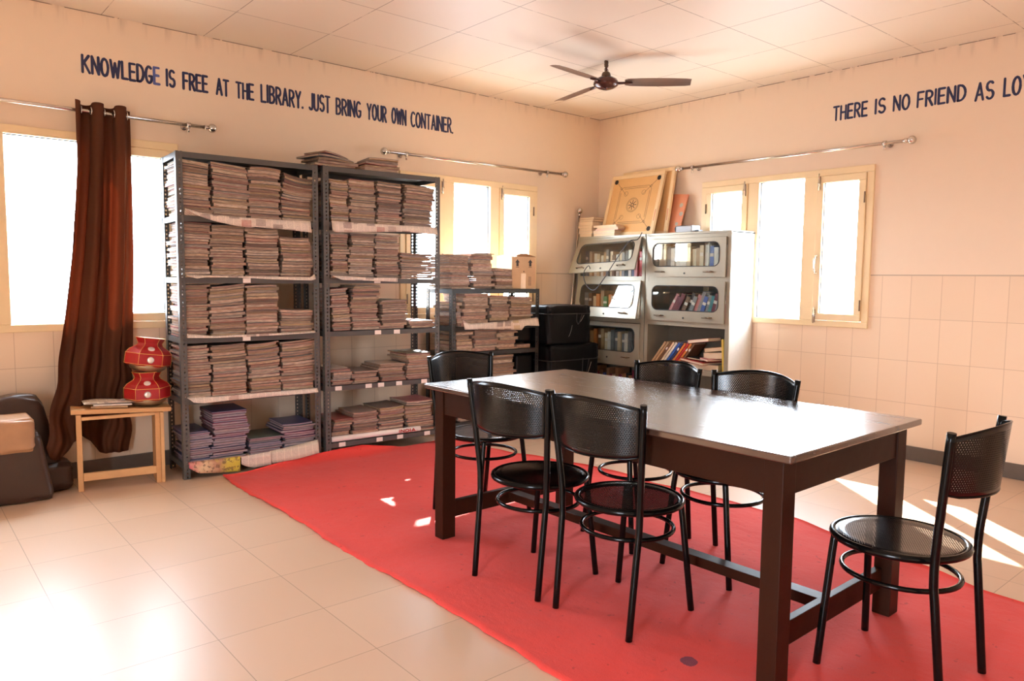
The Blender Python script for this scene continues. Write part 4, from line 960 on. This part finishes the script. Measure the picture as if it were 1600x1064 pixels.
# carrom boards: leaning against the right wall, standing on the left cabinet
def carrom(label, y1, xb, xt, size, H, decorated, name='carrom_board', th=.03):
    # local: X along -y world, Z up the board, Y = towards the wall
    root = thing(name, label, 'game board', (xb, y1, 1.656))
    ang = math.asin(min(.9, (xt-xb)/H)); M = Matrix(((0, 1, 0, 0), (-1, 0, 0, 0), (0, 0, 1, 0), (0, 0, 0, 1))) 
    root.matrix_world = Matrix.Translation((xb, y1, 1.656)) @ M @ Matrix.Rotation(-ang, 4, 'X')
    W_ = size; fr = .034
    m = MB()
    for q in ((0, W_, 0, fr), (0, W_, H-fr, H), (0, fr, fr, H-fr), (W_-fr, W_, fr, H-fr)): m.box(q[0], q[1], 0, th, q[2], q[3])
    m.build('frame', 'board_frame', root, bevel=.004)
    m = MB(); m.box(fr, W_-fr, .010, .018, fr, H-fr); m.build('playfield', 'board_field', root)
    if decorated:
        MM = Matrix(((1, 0, 0, 0), (0, 0, -1, .010), (0, 1, 0, 0), (0, 0, 0, 1)))
        for q in ((fr+.025, fr+.025), (W_-fr-.025, fr+.025), (fr+.025, H-fr-.025), (W_-fr-.025, H-fr-.025)):
            p = MB(); p.lathe([(.022, 0), (.022, .002)], 20, 0, Matrix.Translation((q[0], .0085, q[1])) @ Matrix.Rotation(R_(90), 4, 'X')); p.build('pocket', 'pot_cavity', root)
        d = MB(); cx, cz = W_/2, H/2; a = .30*W_/1; b = .30*H; lw = .0013; e = [0]
        def seg(p, q, w_=lw): e[0] += 1; d.capsule(p, q, w_, 0, .0006+.00002*(e[0] % 9), MM)
        def ring(x, z_, r_, n_=20, w_=lw):
            pp = [(x+r_*math.cos(2*math.pi*k/n_), z_+r_*math.sin(2*math.pi*k/n_)) for k in range(n_+1)]
            for p, q in zip(pp, pp[1:]): seg(p, q, w_)
        for o_ in (0, .016):
            a1, b1 = a-o_, b-o_; k_ = .035
            for s_ in (-1, 1):
                seg((cx-a1+k_, cz+s_*(b-o_*0-(0 if o_ == 0 else .016))), (cx+a1-k_, cz+s_*(b-(0 if o_ == 0 else .016)))); seg((cx+s_*(a-(0 if o_ == 0 else .016)), cz-b1+k_), (cx+s_*(a-(0 if o_ == 0 else .016)), cz+b1-k_))
        for sx in (-1, 1):
            for sz in (-1, 1):
                seg((cx+sx*(a-.035), cz+sz*b), (cx+sx*a, cz+sz*(b-.035))); ring(cx+sx*(a-.008), cz+sz*(b-.008), .010, 12)
                seg((cx+sx*.10, cz+sz*.10), (cx+sx*(a+.05), cz+sz*(b+.05))); ring(cx+sx*.105, cz+sz*.115, .022, 14, .001)
        ring(cx, cz, .068, 28); ring(cx, cz, .058, 28, .001); ring(cx, cz, .016, 14)
        for k in range(8):
            t_ = math.pi*k/4; seg((cx+.012*math.cos(t_), cz+.012*math.sin(t_)), (cx+.046*math.cos(t_), cz+.046*math.sin(t_)), .003)
        d.build('printed_lines', 'ink_black', root)
    q = MB()
    for k in range(9):
        zz = .13+k*.012; q.box(W_-.020, W_-.012, -.0008, 0, zz, zz+.007)
    q.build('edge_marks', 'ink_red', root)
    return root
carrom('tan carrom board with printed star circle leaning on top of left cabinet', -.275, -.27, -.10, .625, .60, True)
carrom('second carrom board standing behind the decorated one', -.375, -.18, -.065, .61, .615, False)
# printed board behind
m = MB(); m.box(0, .20, 0, .012, 0, .38); o = m.build('printed_game_board', 'game_print'); 
o.matrix_world = Matrix.Translation((-.135, -.885, 1.656)) @ Matrix(((0, 1, 0, 0), (-1, 0, 0, 0), (0, 0, 1, 0), (0, 0, 0, 1))) @ Matrix.Rotation(R_(-14), 4, 'X') @ Matrix.Rotation(R_(5), 4, 'Y')
tag(o, 'reddish printed game board leaning right of the carrom boards', 'game board')
# small grey device
root = thing('metal_box', 'small grey metal device lying on top of the right cabinet', 'device', (-.2, -1.235, 1.656))
m = MB(); m.box(-.06, .06, -.085, .085, 0, .062); m.build('body', 'device_grey', root, bevel=.008)
m = MB(); m.tube(bez([(-.02, .088, .01), (-.02, .11, .02), (-.02, .112, .05), (-.02, .088, .055)]), .008, 8); m.build('clip', 'rubber_black', root)
m = MB(); m.box(-.03, .03, -.13, -.09, 0, .022); m.build('plug', 'rubber_black', root, bevel=.004)
# cable over the open door
m = MB(); m.tube(bez([(-.38, -.88, 1.665), (-.50, -.935, 1.60), (-.55, -.89, 1.585), (-.548, -.80, 1.50), (-.553, -.70, 1.38), (-.57, -.61, 1.255), (-.56, -.49, 1.155), (-.55, -.375, 1.205), (-.55, -.345, 1.31), (-.54, -.39, 1.375), (-.545, -.42, 1.35)], 8), .0042, 8)
o = m.build('cable', 'rubber_black'); tag(o, 'black cable looping over the open upper glass door', 'cable')
# leaning rod
r = rod('slim chrome rod with ball end leaning in the room corner', (-.50, -.045, .04), (-.322, -.05, 1.86), 'L', (), 'leaning_rod', .010)

# ------------------------------------------------------------------ carton, bags, on and by the low rack
def carton():
    root = thing('cardboard_carton', 'brown cardboard carton with two up arrows on the low rack', 'box', (-1.335, -.30, 1.1665), R_(-4))
    m = MB(); t_ = .004; W_, D_, H_ = .125, .11, .272
    m.box(-W_, W_, -D_, -D_+t_, 0, H_); m.box(-W_, W_, D_-t_, D_, 0, H_); m.box(-W_, -W_+t_, -D_+t_, D_-t_, 0, H_); m.box(W_-t_, W_, -D_+t_, D_-t_, 0, H_); m.box(-W_, W_, -D_, D_, 0, t_); m.build('body', 'cardboard', root)
    for sx in (-1, 1):
        M = Matrix.Translation((sx*W_, 0, H_)) @ Matrix.Rotation(R_(sx*12), 4, 'Y'); m = MB(); m.box(min(0, -sx*.11), max(0, -sx*.11), -D_, D_, 0, .003, 0, M); m.build('flap', 'cardboard', root)
    m = MB(); m.box(-.03, .022, -D_-.0008, -D_, .0, .13); m.build('tape', 'tape_clear', root)
    MM = Matrix(((1, 0, 0, 0), (0, 0, -1, -D_), (0, 1, 0, 0), (0, 0, 0, 1))); m = MB()
    for cx in (-.068, .068):
        k = m.add([MM @ Vector(p) for p in ((cx-.012, .19, .0008), (cx+.012, .19, .0008), (cx+.012, .222, .0008), (cx+.024, .222, .0008), (cx, .248, .0008), (cx-.024, .222, .0008), (cx-.012, .222, .0008))]); m.face([k+i for i in range(7)])
        m.box(cx-.016, cx+.016, -D_-.0008, -D_, .18, .184)
    for k in range(6):
        m.box(.052, .062, -D_-.0006, -D_, .03+k*.013, .036+k*.013); m.box(.068, .078, -D_-.0006, -D_, .03+k*.013, .036+k*.013)
    m.box(-.005, .005, -D_-.0006, -D_, .14, .15); m.build('printed_marks', 'ink_black', root)
carton()
def bag(label, loc, sx, sy, sz, seed, rz=0):
    root = thing('storage_bag', label, 'bag', loc, rz); n = 14; m = MB(); r2 = random.Random(seed)
    import itertools
    def sq(a, e): return math.copysign(abs(math.cos(a))**e, math.cos(a)), math.copysign(abs(math.sin(a))**e, math.sin(a))
    rows = []
    NA = 48
    zz = [0, .02, .08, .2, .4, .6, .78, .80, .82, .93, .985, 1.0]
    for z in zz:
        ins = .94 if z in (0,) else (.985 if z == .80 else 1.0); ins = .90 if z == 1.0 else ins
        row = []
        for k in range(NA):
            c, s_ = sq(2*math.pi*k/NA, .22); w_ = 1+.02*math.sin(k*1.3+z*9+seed)*(.3 if z in (0, 1.0) else 1)+.012*r2.uniform(-1, 1)
            row.append((c*sx/2*ins*w_, s_*sy/2*ins*w_, z*sz+(.006*math.sin(k*.7+seed) if z > .9 else 0)))
        rows.append(m.add(row))
    for a, b in zip(rows, rows[1:]):
        for k in range(NA): m.face((a+k, a+(k+1) % NA, b+(k+1) % NA, b+k), 0, None, True)
    m.face([rows[0]+k for k in range(NA)][::-1]); m.face([rows[-1]+k for k in range(NA)])
    m.build('body', 'bag_black', root)
    m = MB(); m.tube([(sq(2*math.pi*k/NA, .22)[0]*sx/2*1.005, sq(2*math.pi*k/NA, .22)[1]*sy/2*1.005, .8*sz) for k in range(NA)], .005, 6, closed=True); m.build('zip', 'bag_seam', root)
    m = MB(); m.tube(bez([(sx*.12, -sy/2-.01, sz*.82), (sx*.10, -sy/2-.02, sz*.60), (sx*.16, -sy/2-.018, sz*.55), (sx*.24, -sy/2-.012, sz*.80)]), .004, 6); m.build('strap', 'bag_seam', root)
    m = MB(); m.tube(bez([(sx*.30, -sy/2-.006, sz*.76), (sx*.22, -sy/2-.012, sz*.62), (sx*.15, -sy/2-.008, sz*.52)]), .0018, 5)
    m.tube(bez([(sx*.02, -sy/2-.008, sz*.5), (sx*-.02, -sy/2-.01, sz*.32), (sx*-.06, -sy/2-.008, sz*.2)]), .0012, 5); m.build('loose_thread', 'bag_thread', root)
    return root
bag('black zipped storage bag on top of another beside the low rack', (-.93, -.38, .688), .50, .40, .33, 2, R_(-3))
bag('larger black storage bag standing on floor under the other black bag', (-.87, -.37, 0), .60, .44, .685, 5, R_(-2))
# dark holdall inside the low rack and a flat black slab beside it
m = MB(); m.box(0, .20, 0, .30, 0, .15); o = m.build('black_pouch', 'bag_black', bevel=.03, seg=4); o.matrix_world = frame_of(R3) @ Matrix.Translation((.70, .05, .708)); tag(o, 'small black pouch at the right of the low rack middle shelf', 'pouch')
m = MB(); m.box(0, .18, 0, .30, 0, .50); o = m.build("black_case", 'bag_black', bevel=.02, seg=3); o.matrix_world = frame_of(R3) @ Matrix.Translation((.70, .03, .1025)); tag(o, 'black case standing in the low rack beside the lower magazines', 'case')

# ------------------------------------------------------------------ bench with pots and papers
def bench():
    M0 = Matrix.Translation((-4.46, -.30, 0)) @ Matrix.Rotation(R_(-9), 4, 'Z')
    root = thing('wooden_bench', 'small rough pine bench carrying the red pots and papers', 'bench', (-4.46, -.30, 0), R_(-9))
    T = lambda x: .457-.045*x          # slight slope of the top
    m = MB(); M = Matrix.Rotation(R_(2.4), 4, 'Y')
    m.box(-.262, .262, -.105, .105, .4445, .470, 0, M); m.build('bench_top', 'bench_wood', root, bevel=.003)
    for sx in (-1, 1):
        x = sx*.205; zt = .4435-.0419*x-.0006
        m = MB(); m.box(x-.014, x+.014, -.092, .092, 0, zt-.002); m.build('leg', 'bench_wood', root, bevel=.003)
        if sx > 0:
            m = MB(); m.box(x+.014, x+.034, -.098, -.055, .0, zt-.003); m.build('cleat', 'pine', root, bevel=.003)
    m = MB(); m.box(-.191, .191, -.094, -.072, .415, .4345); m.build('apron', 'pine', root, bevel=.003)
    m = MB(); m.box(-.191, .191, -.094, -.070, .06, .105); m.build('stretcher', 'pine', root, bevel=.003)
    return M0
MBN = bench()
def pot(label, loc, rot=None):
    root = thing('decorated_pot', label, 'pot', loc, rot=rot)
    m = MB(); m.lathe([(.035, 0), (.07, .004), (.098, .022), (.108, .045), (.105, .052)], 28); m.build('metal_base', 'pot_metal', root); m = MB(); m.lathe([(.05, .17), (.06, .196), (.058, .198), (.046, .175)], 24); m.build('metal_rim', 'pot_metal', root)
    n = 6; A0 = 46; prof = [(.116, .038), (.128, .048), (.127, .112), (.110, .134), (.074, .158), (.066, .174), (.082, .206), (.078, .207)]
    m = MB(); m.lathe(prof, n, 0, Matrix.Rotation(R_(A0), 4, 'Z'), False); m.build('cloth_cover', 'pot_red', root, bevel=.006)
    g = MB()
    for r_, z_ in ((.1285, .048), (.1285, .112), (.083, .206)):
        g.tube([(r_*math.cos(R_(A0+60*k)), r_*math.sin(R_(A0+60*k)), z_) for k in range(n)], .0018, 6, closed=True)
    for k in range(n):
        a = R_(A0+60*k); g.tube([(r_*1.008*math.cos(a), r_*1.008*math.sin(a), z_) for r_, z_ in prof[1:7]], .0015, 5)
    g.build('gold_trim', 'pot_gold', root)
    for k in (1, 3, 5):
        a = R_(A0+30+60*k); c = math.cos(R_(30))
        for r_, z_, tl in ((.1285*c, .078, 90), (.096*c, .1435, 38)):
            d = MB(); d.lathe([(.020, 0), (.015, .003), (.002, .004)], 16, 0, Matrix.Rotation(a, 4, 'Z') @ Matrix.Translation((r_, 0, z_)) @ Matrix.Rotation(R_(tl), 4, 'Y')); d.build('mirror_disc', 'pot_mirror', root)
    return root
pot('red cloth covered pot with gold trim, standing on the bench', (-4.30, -.33, .4655))
pot('red cloth covered pot with gold trim, tilted on top of the other', (-4.30, -.33, .668), (R_(0), R_(8), R_(6)))
def papers():
    z = .4735
    for i, (wx, wy, h, rz, mat, lab) in enumerate([(.19, .15, .012, -14, 'cover_tan', 'closed notebook lowest of the papers on the bench'), (.20, .15, .010, -8, 'cover_white', 'pale booklet in the middle of the papers on bench')]):
        m = MB(); m.box(-wx/2, wx/2, -wy/2, wy/2, 0, h); o = m.build('booklet', mat, bevel=.002); o.matrix_world = Matrix.Translation((-4.50+.01*i, -.30, z+.0015)) @ Matrix.Rotation(R_(2.4), 4, 'Y') @ Matrix.Rotation(R_(rz), 4, 'Z'); tag(o, lab, 'booklet', 'papers on the bench'); z += h+.001
    rows = []; uvs = []
    for j in range(7):
        row = []; ur = []
        for i in range(13):
            u, v = i/12, j/6; x = -.135+.27*u; y = -.09+.17*v
            row.append((x, y, .003+.02*max(0, u-.75)*4*v+.006*math.sin(u*5)*v)); ur.append((x+.2, y+.2))
        rows.append(row); uvs.append(ur)
    m = MB(); m.grid(rows, 0, uvs, -.0012); o = m.build('newspaper_sheet', 'newsprint'); o.matrix_world = Matrix.Translation((-4.505, -.29, z+.004)) @ Matrix.Rotation(R_(1.5), 4, 'Y') @ Matrix.Rotation(R_(-6), 4, 'Z'); tag(o, 'printed white paper lying open on top of the bench papers', 'newspaper', 'papers on the bench')
papers()

# ------------------------------------------------------------------ folded mattress at the far left
def mattress():
    root = thing('folded_mattress', 'brown vinyl folded mattress slumped against wall at far left', 'mattress', (-5.2, -.22, 0))
    def body(name, x0, x1, y0, y1, z0, z1, mat, endr, e=.35, wr=.5, seed=0, lean=0):
        m = MB(); NX, NA = 90, 64; rings = []; cy, cz = (y0+y1)/2, (z0+z1)/2
        for i in range(NX+1):
            u = i/NX; x = x0+(x1-x0)*u; q = min(1, (1-u)*(x1-x0)/endr); k = max(0, 1-(1-q)**3.0)**.33
            row = []
            for a in range(NA):
                t_ = 2*math.pi*a/NA; c = math.copysign(abs(math.cos(t_))**e, math.cos(t_)); s_ = math.copysign(abs(math.sin(t_))**e, math.sin(t_))
                pleat = math.exp(-((x1-x)/.10)**2)*.03*math.sin(t_*9+seed)+.010*math.sin((x+s_*.25)*38+seed)*math.exp(-((x1-x-.12)/.18)**2)
                wob = 1+wr*(.012*math.sin(x*23+t_*2+seed)+.02*math.sin(t_*3+x*7+seed))+pleat
                kk = .80+.20*k
                y = cy+c*(y1-y0)/2*kk*wob; z = cz+s_*(z1-z0)/2*kk*wob
                row.append((x+lean*(z1-z)*u+5.2, min(y, -.02)+.22, max(z, 0.001)))
            rings.append(m.add(row))
        for a, b in zip(rings, rings[1:]):
            for k in range(NA): m.face((a+k, b+k, b+(k+1) % NA, a+(k+1) % NA), 0, None, True)
        m.face([rings[0]+k for k in range(NA)]); m.face([rings[-1]+k for k in range(NA)][::-1])
        return m.build(name, mat, root)
    body('lower_fold', -6.3, -4.875, -.43, -.16, 0, .40, 'vinyl_brown', .05, .22, .5, 1, .16)
    body('back_fold', -6.3, -4.70, -.30, -.03, 0, .17, 'vinyl_brown', .25, .5, 1.0, 3)
    body('back_fold', -6.3, -4.84, -.24, -.03, .05, .565, 'vinyl_brown', .10, .35, 1.0, 5, .22)
    body('tan_flap', -6.3, -4.90, -.455, -.17, .285, .475, 'vinyl_tan', .045, .26, .15, 2)
mattress()
